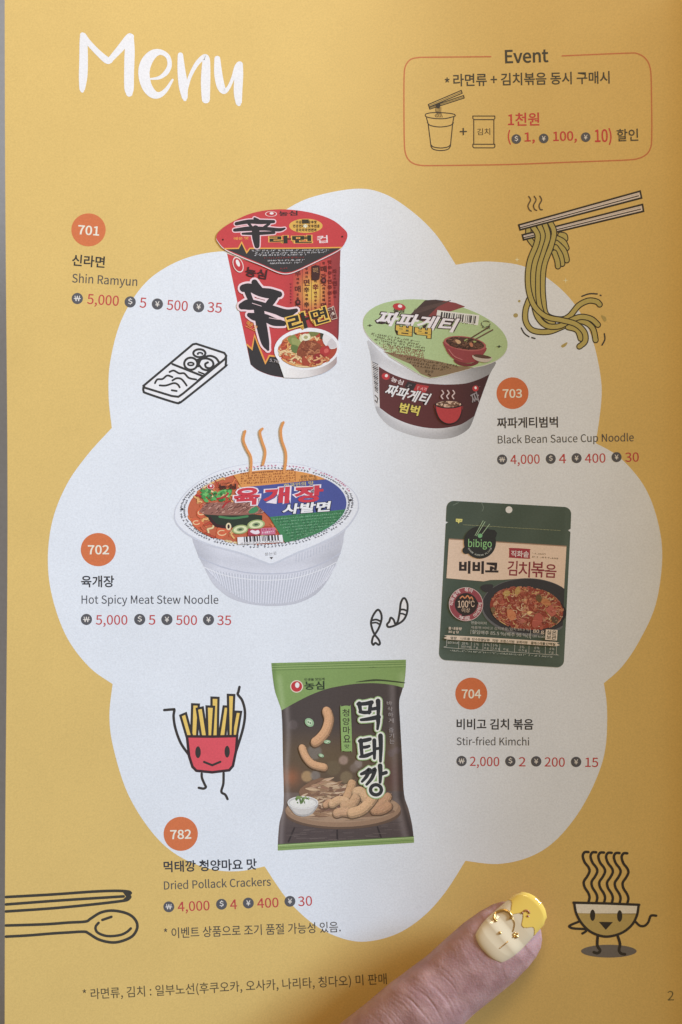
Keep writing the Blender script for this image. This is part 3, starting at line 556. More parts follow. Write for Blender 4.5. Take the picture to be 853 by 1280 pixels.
a = Art().at(690, 1050, 5.233); BK = (54, 48, 38)
a.ell(373, 727, 182, 42, (112, 106, 98)); st = a.build('bowl_character_drawing', book)
a = Art(20e-6).at(690, 1050, 5.233)
for k in range(6): a.stroke([(p[0] + 50.8 * k, p[1] + 1.6 * k) for p in ((240, 79), (215, 80), (203, 105), (215, 145), (240, 178), (247, 205), (232, 238), (210, 272), (215, 308), (238, 345), (247, 375), (240, 408))], 17, BK)
a.build('noodle_strands', st)
a = Art(20e-6).at(690, 1050, 5.233)
a.stroke([(548, 535), (575, 560), (605, 562), (630, 540), (645, 500), (660, 493), (683, 495)], 16, BK); a.stroke([(175, 535), (115, 562), (140, 578), (215, 583), (225, 595), (200, 612)], 16, BK)
a.stroke([(300, 630), (298, 690), (316, 722), (300, 740), (275, 734)], 19, BK); a.stroke([(432, 630), (446, 680), (440, 722), (455, 743), (478, 747)], 19, BK); a.build('limbs', st)
a = Art(26e-6).at(690, 1050, 5.233)
body = spline([(147, 412), (160, 480), (198, 548), (260, 604), (352, 632), (450, 611), (520, 560), (556, 495), (568, 426)], 5)
a.poly([(147, 412), (568, 426), (560, 488), (158, 478)], (238, 226, 205)); a.poly([p for p in body if p[1] > 477] + [(560, 487)], (192, 166, 88))
a.stroke(body, 17, BK, smooth=False); a.line([(142, 410), (355, 415), (572, 424)], 17, BK)
a.ell(267, 492, 17, 37, BK); a.ell(444, 497, 17, 38, BK); a.poly([(307, 535), (400, 537), (353, 588)], BK); a.build('bowl', st)

a = Art().at(630, 230, 4.489); NK = (50, 44, 32); NF = (186, 168, 84)
def stick(p):
    q = lambda t, u: (p[0][0] + (p[1][0] - p[0][0]) * t + (p[3][0] - p[0][0]) * u * (1 - t) + (p[2][0] - p[1][0]) * u * t, p[0][1] + (p[1][1] - p[0][1]) * t + (p[3][1] - p[0][1]) * u * (1 - t) + (p[2][1] - p[1][1]) * u * t)
    a.shape(p, (222, 208, 196), NK, 10); a.line([q(0.01, .6), q(0.98, .6)], 6, NK); a.line([q(0.02, .3), q(0.98, .3)], 2.5, (170, 155, 145))
def strand(p, w=24):
    p = spline(p, 6); a.stroke(p, w + 12, NK, smooth=False); a.stroke(p, w, NF, smooth=False)
strand([(138, 258), (140, 300), (168, 340)]); stick([(104, 286), (778, 115), (784, 153), (111, 313)])
for p in ([(318, 285), (340, 290), (345, 308)], [(300, 305), (335, 325), (352, 360)], [(295, 330), (335, 370), (350, 410), (353, 428)], [(290, 355), (318, 400), (328, 448)], [(284, 385), (300, 430), (304, 462)]): strand(p)
strand([(142, 648), (122, 710), (125, 775), (165, 822), (250, 829), (330, 800), (400, 770), (455, 775), (500, 812), (515, 876)])
strand([(360, 803), (412, 820), (432, 868)])
strand([(260, 215), (282, 270), (265, 350), (228, 450), (218, 550), (222, 650), (240, 735), (315, 760), (368, 742), (420, 682), (475, 655), (520, 660), (538, 676)])
strand([(230, 225), (248, 290), (228, 360), (197, 460), (190, 560), (196, 660), (220, 735), (275, 780)])
strand([(200, 235), (218, 290), (200, 360), (170, 460), (163, 560), (168, 660), (190, 745), (240, 795), (310, 798), (370, 768), (430, 746), (490, 757), (528, 790)])
strand([(165, 243), (190, 285), (182, 340), (147, 430), (135, 520), (143, 610), (175, 690), (240, 745), (330, 765), (405, 787), (452, 832), (456, 882), (424, 912)])
stick([(84, 230), (765, 40), (773, 78), (92, 257)])
for k in range(3): a.stroke([(140 + 31 * k, 70 - k), (150 + 31 * k, 90), (136 + 31 * k, 120), (142 + 31 * k, 142), (154 + 31 * k, 152 - 4 * k)], 7.5, (92, 74, 48))
nood = a.build('lifted_noodles_drawing', book)
a = Art().at(630, 230, 4.489)
for p in ([(438, 630), (480, 616), (524, 617)], [(98, 808), (115, 838), (141, 857)], [(157, 862), (175, 867)], [(564, 840), (567, 872), (551, 904)], [(541, 624), (545, 626)]): a.stroke(p, 8, LN)
for x, y, r in ((74, 424, 15), (347, 541, 16)): a.poly([(x, y - r), (x + 2.5, y - 2.5), (x + r, y), (x + 2.5, y + 2.5), (x, y + r), (x - 2.5, y + 2.5), (x - r, y), (x - 2.5, y - 2.5)], (248, 226, 176))
a.ell(67, 737, 13, 12, (176, 158, 96)); a.ell(87, 657, 7, 7, (176, 158, 96)); a.poly(spline([(357, 888), (348, 908), (330, 918), (322, 910), (330, 900)], 4, True), (180, 158, 84)); a.poly(spline([(545, 738), (570, 745), (576, 765), (562, 770)], 4, True), (180, 158, 84))
a.build('splash_marks', nood)

# ------------------------------------------------------------------ printed product pictures
def logo(a, x, y, rx, ry, rot=0, ring=(238, 214, 205)):
    a.ell(x, y, rx, ry, ring, rot); a.ell(x, y, rx * .86, ry * .86, (196, 44, 52), rot)
    r = math.radians(rot); a.ell(x + .1 * rx + ry * .22 * math.sin(r), y - .22 * ry * math.cos(r), rx * .34, ry * .45, (244, 228, 224), rot)
def in_ell(cx, cy, rx, ry, rot=0):
    r = math.radians(rot); c, s = math.cos(r), math.sin(r)
    def f(p):
        x, y = p[0] - cx, p[1] - cy; u, v = (x * c + y * s) / rx, (-x * s + y * c) / ry; d = math.hypot(u, v)
        if d <= 1: return p
        u, v = u / d * rx, v / d * ry; return (cx + u * c - v * s, cy + u * s + v * c)
    return f
def noodle(a, x, y, r, w, cols, R=rnd):
    t = R.uniform(0, 6.3); pts = []
    for i in range(5): pts.append((x + math.cos(t) * r * (i - 2) * .5 + R.uniform(-.3, .3) * r, y + math.sin(t) * r * .6 * (i - 2) * .5 + R.uniform(-.3, .3) * r)); t += R.uniform(-.5, .5)
    c = R.choice(cols); a.stroke(pts, w * 1.5, tuple(v * .72 for v in c), sub=3, caps=False); a.stroke(pts, w, c, sub=3, caps=False)
def blob(a, x, y, r, col, el=.7, n=8, R=rnd, rot=None):
    t0 = R.uniform(0, 3.14) if rot is None else rot; pts = []
    for i in range(n):
        t = 6.283 * i / n; k = r * R.uniform(.75, 1.15); u, v = k * math.cos(t), k * el * math.sin(t)
        pts.append((x + u * math.cos(t0) - v * math.sin(t0), y + u * math.sin(t0) + v * math.cos(t0)))
    a.poly(spline(pts, 2, True), col)
K1 = (44, 42, 46)

# --- red noodle cup
def cupx(c0, c1, c2, x0, x1):                       # printed roundness of a cup: light from its left edge to a darker right one
    def f(x, y):
        t = (x - x0) / (x1 - x0); return mixc(c0, c1, t * 2) if t < .5 else mixc(c1, c2, t * 2 - 1)
    return f
a = Art().at(260, 240, 4.489)
body = [(108, 345)] + spline([(240, 968), (280, 1000), (350, 1028), (430, 1042), (500, 1044), (560, 1040), (640, 1020), (690, 994), (722, 962)], 5) + [(745, 318), (600, 390), (430, 450), (200, 380)]
a.poly(body, cupx((204, 56, 60), (198, 54, 58), (150, 52, 54), 284, 426), g=4, gy=40)
for t in range(5): a.poly([(735 - t * 2, 420 + 40 * t), (743 - t, 420), (735, 800), (724, 900)], (128, 50, 52)) if t == 0 else None
a.poly([(218, 852), (248, 880), (262, 800), (323, 962), (345, 920), (412, 928), (428, 1041)] + spline([(428, 1041), (350, 1027), (280, 999), (240, 967)], 5)[1:], (52, 50, 52)); a.line([(219, 856), (248, 882), (262, 804), (323, 960), (345, 918), (412, 926)], 9, (230, 158, 52))
cup = a.build('red_noodle_cup_picture', book)
# the stamp of old characters on its right side
a = Art(26e-6).at(260, 240, 4.489)
def glow(x, y):
    X, Y = (x - 260) * 4.489, (y - 240) * 4.489; d = math.exp(-((X - 588) / 78) ** 2 - ((Y - 560) / 110) ** 2); return mixc((190, 54, 56), (222, 178, 62), d * 1.1)
a.poly([(478, 440), (560, 410), (690, 370), (708, 640), (640, 690), (480, 690)], glow, g=2.5, gy=2.5)
for x in (530, 582, 630, 678): a.line([(x, 430 - (x - 530) * .3), (x, 700 - (x - 530) * .2)], 2.5, (96, 34, 36))
for i, x in enumerate((466, 506, 556, 606, 652, 686, 715)):
    y = 450 - (x - 470) * .32 + (60 if i in (0, 6) else 0); end = 690 - (x - 470) * .12 - (70 if i in (0, 6) else 0)
    while y < end:
        h = rnd.choice((16, 16, 18, 34, 38)); c = mixc((60, 26, 30), (120, 30, 34), rnd.random())
        if i in (0, 5, 6): h *= .75; c = (118, 30, 36)
        a.text(rnd.choice('辛辛매운라면맛辛'), (x - h * .44, y + h), (x + h * .44, y + h - 2), c, bold=.03, h=h * .95); y += h + 5
a.poly(spline([(584, 420), (600, 414), (622, 412), (628, 425), (626, 485), (612, 494), (588, 494), (582, 480)], 3, True), (66, 34, 34)); a.text('辛라면', (592, 455), (620, 452), (200, 150, 90), h=30)
for x, y in ((506, 618), (650, 496)): a.ell(x, y, 15, 15, (70, 26, 30)); a.ell(x, y, 7, 7, (150, 60, 60))
a.build('stamp_print', cup)
a = Art(26e-6).at(260, 240, 4.489)
BR = [[(200, 540, 44), (235, 536, 46), (290, 560, 50), (350, 570, 56), (400, 574, 36)], [(262, 508, 36), (276, 535, 44), (300, 560, 40)], [(222, 560, 34), (238, 600, 30), (254, 628, 24)], [(380, 590, 30), (355, 615, 42), (330, 645, 34)],
      [(192, 640, 40), (230, 632, 60), (300, 640, 48), (380, 664, 44), (440, 682, 48), (496, 664, 22)], [(232, 690, 26), (262, 700, 44), (320, 706, 44), (370, 728, 46), (425, 738, 30)], [(285, 650, 56), (296, 720, 60), (310, 790, 56), (324, 850, 44), (338, 884, 16)]]
for s_ in BR: a.stroke([(x, y, w + 22) for x, y, w in s_], 1, (244, 206, 208))
for s_ in BR: a.stroke(s_, 1, K1)
for s_ in ([(345, 706), (380, 712), (415, 716)], [(250, 624), (300, 640)]): a.stroke(s_, 4, (222, 190, 190))
logo(a, 170, 408, 28, 46, -22); a.text('농심', (206, 470), (326, 492), (66, 32, 36), bold=.03, h=54)
a.text('매운 맛', (212, 742), (268, 776), (232, 160, 56), h=26, bold=.02); a.line([(212, 752), (270, 782)], 3, (232, 160, 56))
a.build('brush_lettering', cup)
a = Art(26e-6).at(260, 240, 4.489)
a.poly([(372, 880)] + spline([(428, 1042), (500, 1044), (560, 1040), (640, 1020), (690, 994), (720, 963)], 5) + [(726, 870)], cupx((240, 236, 230), (226, 222, 218), (168, 150, 145), 345, 424), g=3, gy=30)
a.ell(556, 880, 184, 118, (238, 236, 232), rot=-4); f_ = in_ell(562, 882, 164, 98, -4); a.ell(562, 882, 164, 98, (178, 66, 38), rot=-4); a.clip = f_
R2 = random.Random(3)
for _ in range(80): noodle(a, R2.uniform(400, 600), R2.uniform(810, 985), 40, 7, [(216, 120, 60), (232, 160, 84), (206, 92, 48), (240, 200, 140)], R2)
for x, y, r, c in ((470, 820, 40, (130, 140, 70)), (505, 860, 48, (150, 156, 86)), (488, 880, 30, (100, 120, 60)), (600, 770, 44, (120, 124, 60)), (650, 800, 34, (60, 64, 46)), (545, 820, 36, (214, 210, 160))): blob(a, x, y, r, c, R=R2)
blob(a, 575, 890, 84, (142, 70, 40), .8, 12, R2, .6)
H0 = a.h
for _ in range(60): a.level(_, 24, H0); t = R2.uniform(0, 6.28); q = R2.uniform(0, 66); noodle(a, 575 + q * math.cos(t), 890 + q * .85 * math.sin(t), 16, 4, [(176, 98, 56), (150, 74, 42), (196, 122, 76), (128, 58, 36)], R2)
a.h = H0 + 26 * DZ
for x, y, r, c in ((690, 830, 52, (226, 222, 218)), (700, 850, 34, (206, 200, 200)), (660, 895, 34, (178, 44, 44)), (665, 890, 16, (210, 90, 80)), (620, 940, 40, (150, 40, 36)), (560, 950, 34, (170, 66, 40))): blob(a, x, y, r, c, .85, 9, R2)
for _ in range(16): noodle(a, R2.uniform(560, 690), R2.uniform(920, 970), 22, 6, [(232, 170, 110), (206, 110, 60)], R2)
a.clip = None
a.ell(548, 815, 24, 20, (226, 222, 190)); a.ell(550, 815, 12, 10, (170, 166, 110)); a.build('noodle_bowl_photo', cup)
a = Art(26e-6).at(260, 240, 4.489)
YO = [(.06, (236, 190, 70))]
a.text('라', (462, 788), (582, 756), (46, 44, 36), bold=.03, h=92, out=YO); a.text('면', (594, 750), (684, 724), (46, 44, 36), bold=.022, h=86, out=YO); a.text('컵', (690, 716), (724, 706), (96, 52, 50), bold=.03, h=66, out=[(.05, (216, 196, 176))])
a.text('5.7배', (345, 952), (400, 964), (200, 190, 186), h=20); a.build('lower_lettering', cup)
a = Art(40e-6).at(260, 240, 4.489)
lid = spline([(48, 250), (70, 215), (130, 172), (250, 118), (400, 97), (560, 112), (690, 152), (762, 205), (784, 240), (770, 285), (742, 320), (680, 355), (590, 398), (520, 432), (470, 452), (430, 457), (385, 446), (300, 408), (200, 368), (100, 322), (60, 282)], 5, True)
a.poly([(x, y + 5) for x, y in lid], (228, 218, 214)); a.poly(lid, (202, 54, 60))
a.poly([(96, 318)] + [(175, 316), (190, 284), (218, 338), (236, 316), (420, 316), (600, 314), (745, 311), (735, 322), (590, 394), (520, 428), (470, 448), (430, 452), (385, 441), (300, 403), (200, 362), (100, 320)], (54, 52, 54))
a.line([(93, 318), (172, 316), (190, 282), (218, 340), (236, 316), (420, 316), (600, 314), (748, 311)], 7, (232, 166, 50))
logo(a, 355, 123, 33, 15); a.text('농심', (398, 136), (504, 132), (58, 36, 40), bold=.03, h=28)
BL = [[(160, 178, 20), (230, 166, 24), (300, 168, 26), (370, 166, 18)], [(262, 148, 14), (280, 160, 22)], [(230, 178, 16), (246, 196, 14)], [(345, 178, 14), (318, 198, 18)], [(150, 214, 18), (230, 206, 26), (320, 206, 22), (400, 212, 20), (432, 204, 10)], [(195, 234, 12), (280, 232, 20), (372, 228, 16)], [(268, 206, 40), (270, 250, 44), (276, 302, 30)]]
for s_ in BL: a.stroke([(x, y, w + 12) for x, y, w in s_], 1, (240, 196, 200))
for s_ in BL: a.stroke(s_, 1, K1)
a.text('라면', (346, 290), (584, 286), (46, 48, 36), bold=.04, h=44, out=[(.05, (236, 176, 66))])
a.text('컵', (614, 288), (674, 284), (238, 216, 214), bold=.01, h=42); a.text('매운 맛', (146, 270), (230, 266), (232, 160, 56), h=16, bold=.02)
a.ell(550, 190, 94, 40, (222, 172, 62))
for i in range(9): 
    for j in range(3):
        if abs(i - 4) + abs(j - 1) < 5: a.text(rnd.choice('辛라면맛운'), (478 + i * 17, 178 + j * 22), (492 + i * 17, 178 + j * 22), (70, 52, 34), bold=.04, h=18)
a.poly([(528, 154), (566, 154), (566, 176), (528, 176)], (58, 50, 36)); a.text('辛', (535, 202), (560, 202), (250, 240, 200), bold=.05, h=22)
for y, x0, x1, c in ((334, 245, 678, (206, 204, 204)), (347, 258, 668, (206, 204, 204)), (360, 262, 556, (206, 204, 204)), (375, 315, 540, (150, 50, 52)), (390, 336, 546, (206, 204, 204)), (405, 342, 528, (206, 204, 204))): a.micro((x0, y), (x1, y - 4), 9.5, c)
a.micro((406, 434), (456, 430), 9, (180, 50, 52)); a.ell(85, 267, 5, 5, (70, 20, 24)); a.ell(755, 250, 5, 5, (70, 20, 24)); a.build('lid', cup)

# --- black bean noodle cup
a = Art().at(440, 360, 4.062)
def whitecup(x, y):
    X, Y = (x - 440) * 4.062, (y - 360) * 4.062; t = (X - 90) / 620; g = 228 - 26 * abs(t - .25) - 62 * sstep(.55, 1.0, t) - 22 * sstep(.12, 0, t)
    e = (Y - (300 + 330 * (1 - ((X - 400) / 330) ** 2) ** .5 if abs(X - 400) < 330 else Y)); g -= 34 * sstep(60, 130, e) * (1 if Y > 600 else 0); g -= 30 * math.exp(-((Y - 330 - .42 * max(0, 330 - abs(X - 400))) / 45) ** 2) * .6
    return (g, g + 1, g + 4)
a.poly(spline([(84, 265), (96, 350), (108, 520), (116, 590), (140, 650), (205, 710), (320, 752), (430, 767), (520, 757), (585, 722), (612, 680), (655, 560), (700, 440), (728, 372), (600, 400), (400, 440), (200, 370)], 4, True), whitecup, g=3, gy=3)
bean = a.build('black_bean_cup_picture', book)
a = Art(26e-6).at(440, 360, 4.062)
a.poly([(136, 398)] + spline([(136, 398), (190, 430), (260, 458), (340, 478), (420, 488), (500, 490), (580, 484), (650, 462), (698, 438)], 4)[1:] + [(660, 545), (622, 650)] + spline([(622, 650), (560, 690), (500, 706), (430, 713), (350, 705), (270, 683), (200, 650), (142, 608)], 4)[1:], cupx((100, 50, 52), (96, 46, 48), (66, 38, 42), 475, 612), g=4, gy=40)
a.poly([(98, 368), (137, 390), (141, 610), (122, 585)], (214, 212, 210))
for i in range(17): y = 375 + i * 9; a.line([(103 + i * .9, y), (134, y + 14)], rnd.choice((3, 4, 6)), (70, 66, 68), caps=False)
a.line([(118, 545), (132, 560), (128, 582), (118, 570)], 5, (80, 76, 78))
logo(a, 172, 449, 22, 18, 20, (150, 60, 60)); a.text('농심', (196, 472), (257, 494), (226, 214, 212), bold=.02, h=25)
a.poly([(268, 502), (284, 474), (326, 486), (310, 522)], (52, 46, 50)); a.poly([(310, 524), (330, 488), (392, 498), (368, 540)], (186, 52, 56)); a.micro((280, 500), (312, 508), 14, (150, 140, 140)); a.micro((330, 516), (376, 524), 18, (222, 150, 150))
a.text('짜파게티', (160, 542), (376, 594), (234, 232, 234), bold=.028, h=62, sk=.28, out=[(.04, (34, 28, 32))])
a.text('범벅', (236, 630), (336, 650), (222, 204, 84), bold=.03, h=52, sk=.08, out=[(.045, (46, 38, 34))])
a.text('짜', (614, 596), (654, 576), (150, 142, 146), bold=.02, h=58, sk=.2, out=[(.04, (52, 40, 42))])
logo(a, 628, 510, 17, 16, -20, (140, 60, 60)); a.micro((646, 504), (668, 494), 12, (140, 110, 110)); a.build('label_band', bean)
a = Art(30e-6).at(440, 360, 4.062)
def inlid(X): return X
lid = arc(424, 232, 372, 164, 10.5, n=72); low = []
lid = [p for p in lid if not (p[1] > 300 and 185 < p[0] < 600)]
i0 = max(range(len(lid)), key=lambda i: math.hypot(lid[i][0] - lid[i - 1][0], lid[i][1] - lid[i - 1][1])); lid = lid[i0:] + lid[:i0]
tab = [(600, 408), (540, 424), (480, 442), (430, 454), (400, 457), (370, 450), (330, 430), (250, 382), (190, 345)]
lid = lid + [(x, y) for x, y in (tab[::-1] if lid[-1][0] < 400 else tab)]
a.poly([(x, y + 4) for x, y in lid], (206, 204, 196)); a.poly(lid, (174, 198, 140))
a.poly([(160, 322), (215, 350), (300, 388), (350, 436), (400, 456), (440, 450), (500, 436), (620, 404), (540, 396), (440, 372), (300, 345)], (140, 116, 84))
a.poly([(372, 62), (425, 59), (468, 64), (360, 170), (286, 146)], (74, 58, 56)); a.poly([(468, 64), (528, 76), (576, 94), (470, 130), (430, 168), (360, 170)], (140, 66, 66))
for i in range(22): x = 300 + i * 6.5; a.line([(x, 140 - i * 2.2), (x + 24 + i * 2, 104 - i * 2.0)], 3, (92, 72, 68), caps=False)
a.poly([(434, 112), (648, 138), (640, 190), (428, 152)], (222, 222, 214)); x = 458
while x < 632:
    ww = rnd.choice((3, 4, 7, 9)); a.line([(x, 122 + (x - 458) * .12), (x - 5, 158 + (x - 458) * .13)], ww, (58, 56, 58), caps=False); x += ww + rnd.choice((4, 5, 7))
a.micro((440, 166), (630, 190), 8, (70, 70, 70)); a.line([(430, 152), (445, 158)], 6, (70, 70, 70))
a.text('짜파게티', (112, 186), (512, 226), (244, 226, 228), bold=.032, h=74, sk=.42, out=[(.055, (62, 44, 46))])
a.text('범벅', (222, 236), (400, 256), (214, 178, 62), bold=.04, h=50, sk=-.05, out=[(.05, (66, 50, 40))])
logo(a, 241, 96, 33, 18, 10, (180, 60, 60)); a.text('농심', (210, 122), (266, 126), (74, 62, 56), bold=.03, h=18)
for i in range(4): a.micro((98 + i * 8, 236 + i * 15), (350 + i * 8, 280 + i * 15), 11, (84, 80, 64), .1)
for i in range(5): a.micro((138 + i * 12, 290 + i * 12), (366, 326 + i * 10), 10, (140, 84, 74), .1)
for i in range(3): a.micro((270 + i * 20, 362 + i * 18), (540 - i * 30, 402 + i * 10), 11, (84, 68, 50), .2)
a.text('뜯는곳', (372, 428), (414, 432), (70, 56, 42), h=14); a.line([(388, 436), (400, 444)], 4, (70, 56, 42))
for x, y in ((92, 190), (748, 297)): a.line([(x - 12, y), (x + 12, y)], 2, (70, 78, 58)); a.ell(x, y, 5, 6, (64, 70, 54))
for k in range(3): a.stroke(arc(680, 182, 22, 15, 0, 120 * k, 120 * k + 85, 8), 4, (78, 84, 66), smooth=False)
a.micro((655, 204), (704, 210), 9, (80, 84, 66))
lidp = a.build('lid', bean)
a = Art(26e-6).at(440, 360, 4.062); R7 = random.Random(4)   # a plain bowl of dark noodles printed on the lid
a.poly(spline([(470, 268), (478, 312), (505, 350), (552, 376), (600, 380), (640, 366), (668, 338), (680, 300), (580, 300)], 4, True), (150, 62, 66)); a.poly(spline([(520, 362), (560, 379), (606, 382), (640, 366), (640, 384), (600, 398), (555, 394), (524, 378)], 3, True), (120, 48, 52))
a.ell(575, 282, 108, 36, (176, 92, 88), 8); a.ell(575, 281, 98, 30, (84, 56, 46), 8); a.clip = in_ell(575, 281, 94, 28, 8)
for k in range(60): noodle(a, R7.uniform(490, 660), R7.uniform(255, 305), 22, 4, [(112, 74, 56), (84, 56, 44), (140, 98, 74), (70, 46, 38)], R7)
a.clip = None
for x, y, r, c in ((540, 272, 17, (206, 166, 120)), (606, 286, 15, (190, 120, 84)), (580, 266, 12, (150, 170, 96)), (624, 272, 9, (160, 176, 100))): blob(a, x, y, r, c, .6, 9, R7)
a.line([(560, 282), (700, 196)], 6, (96, 66, 52)); a.line([(574, 290), (716, 212)], 6, (110, 78, 60)); a.stroke([(492, 312), (520, 346), (560, 364)], 5, (190, 110, 108))
a.poly(spline([(612, 342), (640, 338), (680, 346), (712, 352), (706, 368), (680, 378), (645, 372), (620, 360)], 3, True), (196, 182, 166)); a.ell(662, 348, 46, 9, (92, 60, 48), 8)
a.build('bowl_print', bean)
a = Art(26e-6).at(440, 360, 4.062)                   # and a smaller one on the band
a.poly(spline([(424, 590), (430, 632), (452, 672), (492, 690), (534, 676), (556, 636), (560, 594), (490, 604)], 4, True), (188, 56, 60)); a.stroke([(424, 590), (430, 632), (452, 672), (492, 690), (534, 676), (556, 636), (560, 594)], 5, (50, 34, 38))
a.ell(492, 592, 69, 20, (50, 34, 38)); a.ell(492, 590, 63, 16, (214, 182, 156)); a.clip = in_ell(492, 590, 60, 14)
for k in range(26): noodle(a, R7.uniform(440, 545), R7.uniform(578, 602), 14, 3, [(120, 82, 62), (90, 60, 48), (160, 120, 92)], R7)
a.clip = None
for k in range(3): a.stroke([(462 + 28 * k, 562), (454 + 28 * k, 548), (466 + 28 * k, 534), (458 + 28 * k, 520)], 6, (214, 190, 186))
a.build('bowl_print', bean)

# --- white ramyun bowl
a = Art().at(200, 510, 3.281)
def bowlc(x, y):
    X, Y = (x - 200) * 3.281, (y - 510) * 3.281; t = (X - 130) / 620; g = 216 - 26 * sstep(-.22, 0, -t) - 22 * sstep(.7, 1, t) - 22 * sstep(640, 810, Y) - 10 * math.exp(-((Y - 600 - 40 * math.sin(3.14 * t)) / 26) ** 2)
    return (g, g + 2, g + 10)
a.poly(spline([(138, 520), (152, 592), (175, 640), (212, 712), (250, 752), (300, 785), (380, 806), (470, 812), (560, 802), (640, 764), (690, 705), (722, 640), (742, 590), (754, 530), (740, 480), (500, 540), (250, 540)], 4, True), bowlc, g=4, gy=4)
H0 = a.h
for i in range(46):
    a.level(0, 1, H0); t = i / 45; x = 190 + 530 * t; b_ = 812 - 104 * (abs(t - .52) * 2) ** 2.6; top = 660 + 36 * math.sin(math.pi * t) - 18 * t; xb = 445 + (x - 455) * .87
    a.line([(x, top), (xb, b_ - 10)], 5.5, (192, 196, 205), caps=False); a.line([(x + 5.5, top), (xb + 5, b_ - 10)], 4, (219, 221, 229), caps=False)
for i in range(16): x = 560 + i * 12; a.line([(x, 600 - i * 4), (x - 2, 636 - i * 5)], 3.5, (190, 194, 204), caps=False)
a.stroke([(160, 612), (250, 650), (350, 674), (450, 680), (560, 672), (660, 640), (740, 596)], 5, (190, 194, 206)); a.stroke([(176, 650), (260, 684), (360, 702), (460, 706), (560, 696), (660, 664), (724, 632)], 3, (228, 230, 238))
bowl = a.build('white_noodle_bowl_picture', book)
a = Art(70e-6).at(200, 510, 3.281)
rim = spline([(62, 440), (78, 388), (140, 318), (258, 252), (430, 223), (600, 238), (720, 288), (792, 342), (813, 392), (800, 440), (745, 505), (640, 560), (560, 592), (490, 625), (455, 637), (420, 626), (330, 592), (210, 560), (120, 518), (75, 478)], 5, True)
a.stroke([(x, y + 3) for x, y in rim], 9, (200, 204, 213), smooth=False, closed=True); a.poly(rim, (226, 229, 236)); a.stroke(rim, 2, (206, 210, 219), smooth=False, closed=True)
H0 = a.h
for ring, (rx, ry) in enumerate(((352, 166), (338, 157))):
    for i in range(150):
        t = 2 * math.pi * i / 150; x = 438 + rx * math.cos(t); y = 404 + ry * math.sin(t) - .05 * (x - 438)
        if rnd.random() < .13: continue
        a.h = H0 + ring * 2 * DZ
        pink = -2.0 < math.atan2(math.sin(t), math.cos(t)) < -.25 and ring == 0; c = (192, 90, 128) if pink else (84, 84, 92); u = rnd.uniform(.5, 1)
        a.line([(x - 4.5, y + rnd.uniform(-3, 3)), (x + 4.5, y + rnd.uniform(-3, 3))], 2.6, c, caps=False); a.line([(x + rnd.uniform(-3, 3), y - 5 * u), (x + rnd.uniform(-2, 2), y + 5 * u)], 2.6, c, caps=False)
for x, y in ((92, 415), (782, 378)): a.ell(x, y, 5, 5, (50, 50, 56))
a.text('뜯는곳', (432, 607), (480, 602), (96, 96, 104), h=13); a.poly([(450, 612), (465, 611), (458, 621)], (50, 50, 56)); a.build('lid', bowl)
CE = (440, 406, 326, 152, -3.5); E_ = in_ell(*CE)
def wedge(p, n=16):                                 # polygon whose points are pulled onto the picture's ellipse
    o = []
    for i in range(len(p)):
        c, d = p[i], p[(i + 1) % len(p)]
        for j in range(n): o.append(E_((c[0] + (d[0] - c[0]) * j / n, c[1] + (d[1] - c[1]) * j / n)))
    return o
a = Art(180e-6).at(200, 510, 3.281); a.ell(*CE[:4], (198, 96, 56), rot=CE[4], n=72); a.clip = E_; R3 = random.Random(11)
for _ in range(120):
    x, y = R3.uniform(120, 520), R3.uniform(280, 555); noodle(a, x, y, 26, 6, [(226, 120, 64), (240, 176, 100), (214, 96, 56), (244, 208, 150), (196, 72, 44)], R3)
for x, y, r in ((255, 512, 34), (170, 430, 26), (150, 470, 26), (300, 470, 24)): blob(a, x, y, r, (214, 96, 52), R=R3); a.stroke(arc(x, y, r * .5, r * .3, 0, 20, 300, 10), 4, (246, 196, 140), smooth=False)
a.poly([(165, 425), (230, 440), (330, 430), (420, 440), (420, 470), (340, 500), (240, 480)], (44, 56, 44)); a.stroke([(245, 446), (300, 452), (360, 444)], 9, (70, 130, 80)); a.stroke([(205, 450), (230, 480), (280, 490)], 12, (60, 36, 40))
meat = [(160, 425), (180, 400), (210, 388), (300, 386), (400, 392), (430, 410), (424, 432), (330, 440), (240, 440), (180, 436)]; a.poly(meat, (150, 98, 84))
a.h += 26 * DZ; H0 = a.h
for _ in range(110): a.level(_, 12, H0); x, y = R3.uniform(172, 420), R3.uniform(392, 434); a.line([(x, y), (x + R3.uniform(6, 14), y - R3.uniform(3, 9))], 2.6, R3.choice([(184, 132, 116), (110, 66, 56), (206, 160, 140), (96, 56, 48)]), caps=False)
a.h = H0 + 13 * DZ; H0 = a.h
for _ in range(55): a.level(_, 20, H0); blob(a, R3.uniform(170, 290), R3.uniform(336, 378), R3.uniform(5, 12), R3.choice([(66, 150, 74), (90, 176, 90), (48, 116, 60), (110, 190, 96)]), R=R3)
a.h = H0 + 21 * DZ
for p in ([(280, 350), (262, 366), (235, 372)], [(258, 408), (272, 390), (290, 380)], [(150, 358), (168, 362)]): a.stroke(p, 7, (178, 40, 44))
for x, y, r in ((395, 478, 36), (330, 498, 34)): a.ell(x, y, r, r * .55, (160, 176, 110), -8); a.ell(x, y, r * .8, r * .42, (218, 222, 170), -8); a.ell(x, y, r * .45, r * .24, (140, 160, 110), -8); a.ell(x, y, r * .22, r * .1, (60, 76, 60), -8)
a.stroke(arc(282, 486, 8, 12), 6, (240, 214, 170), smooth=False, closed=True); blob(a, 385, 420, 24, (60, 140, 90), .5, R=R3)
a.clip = None; a.build('stew_photo', bowl)
a = Art(26e-6).at(200, 510, 3.281)
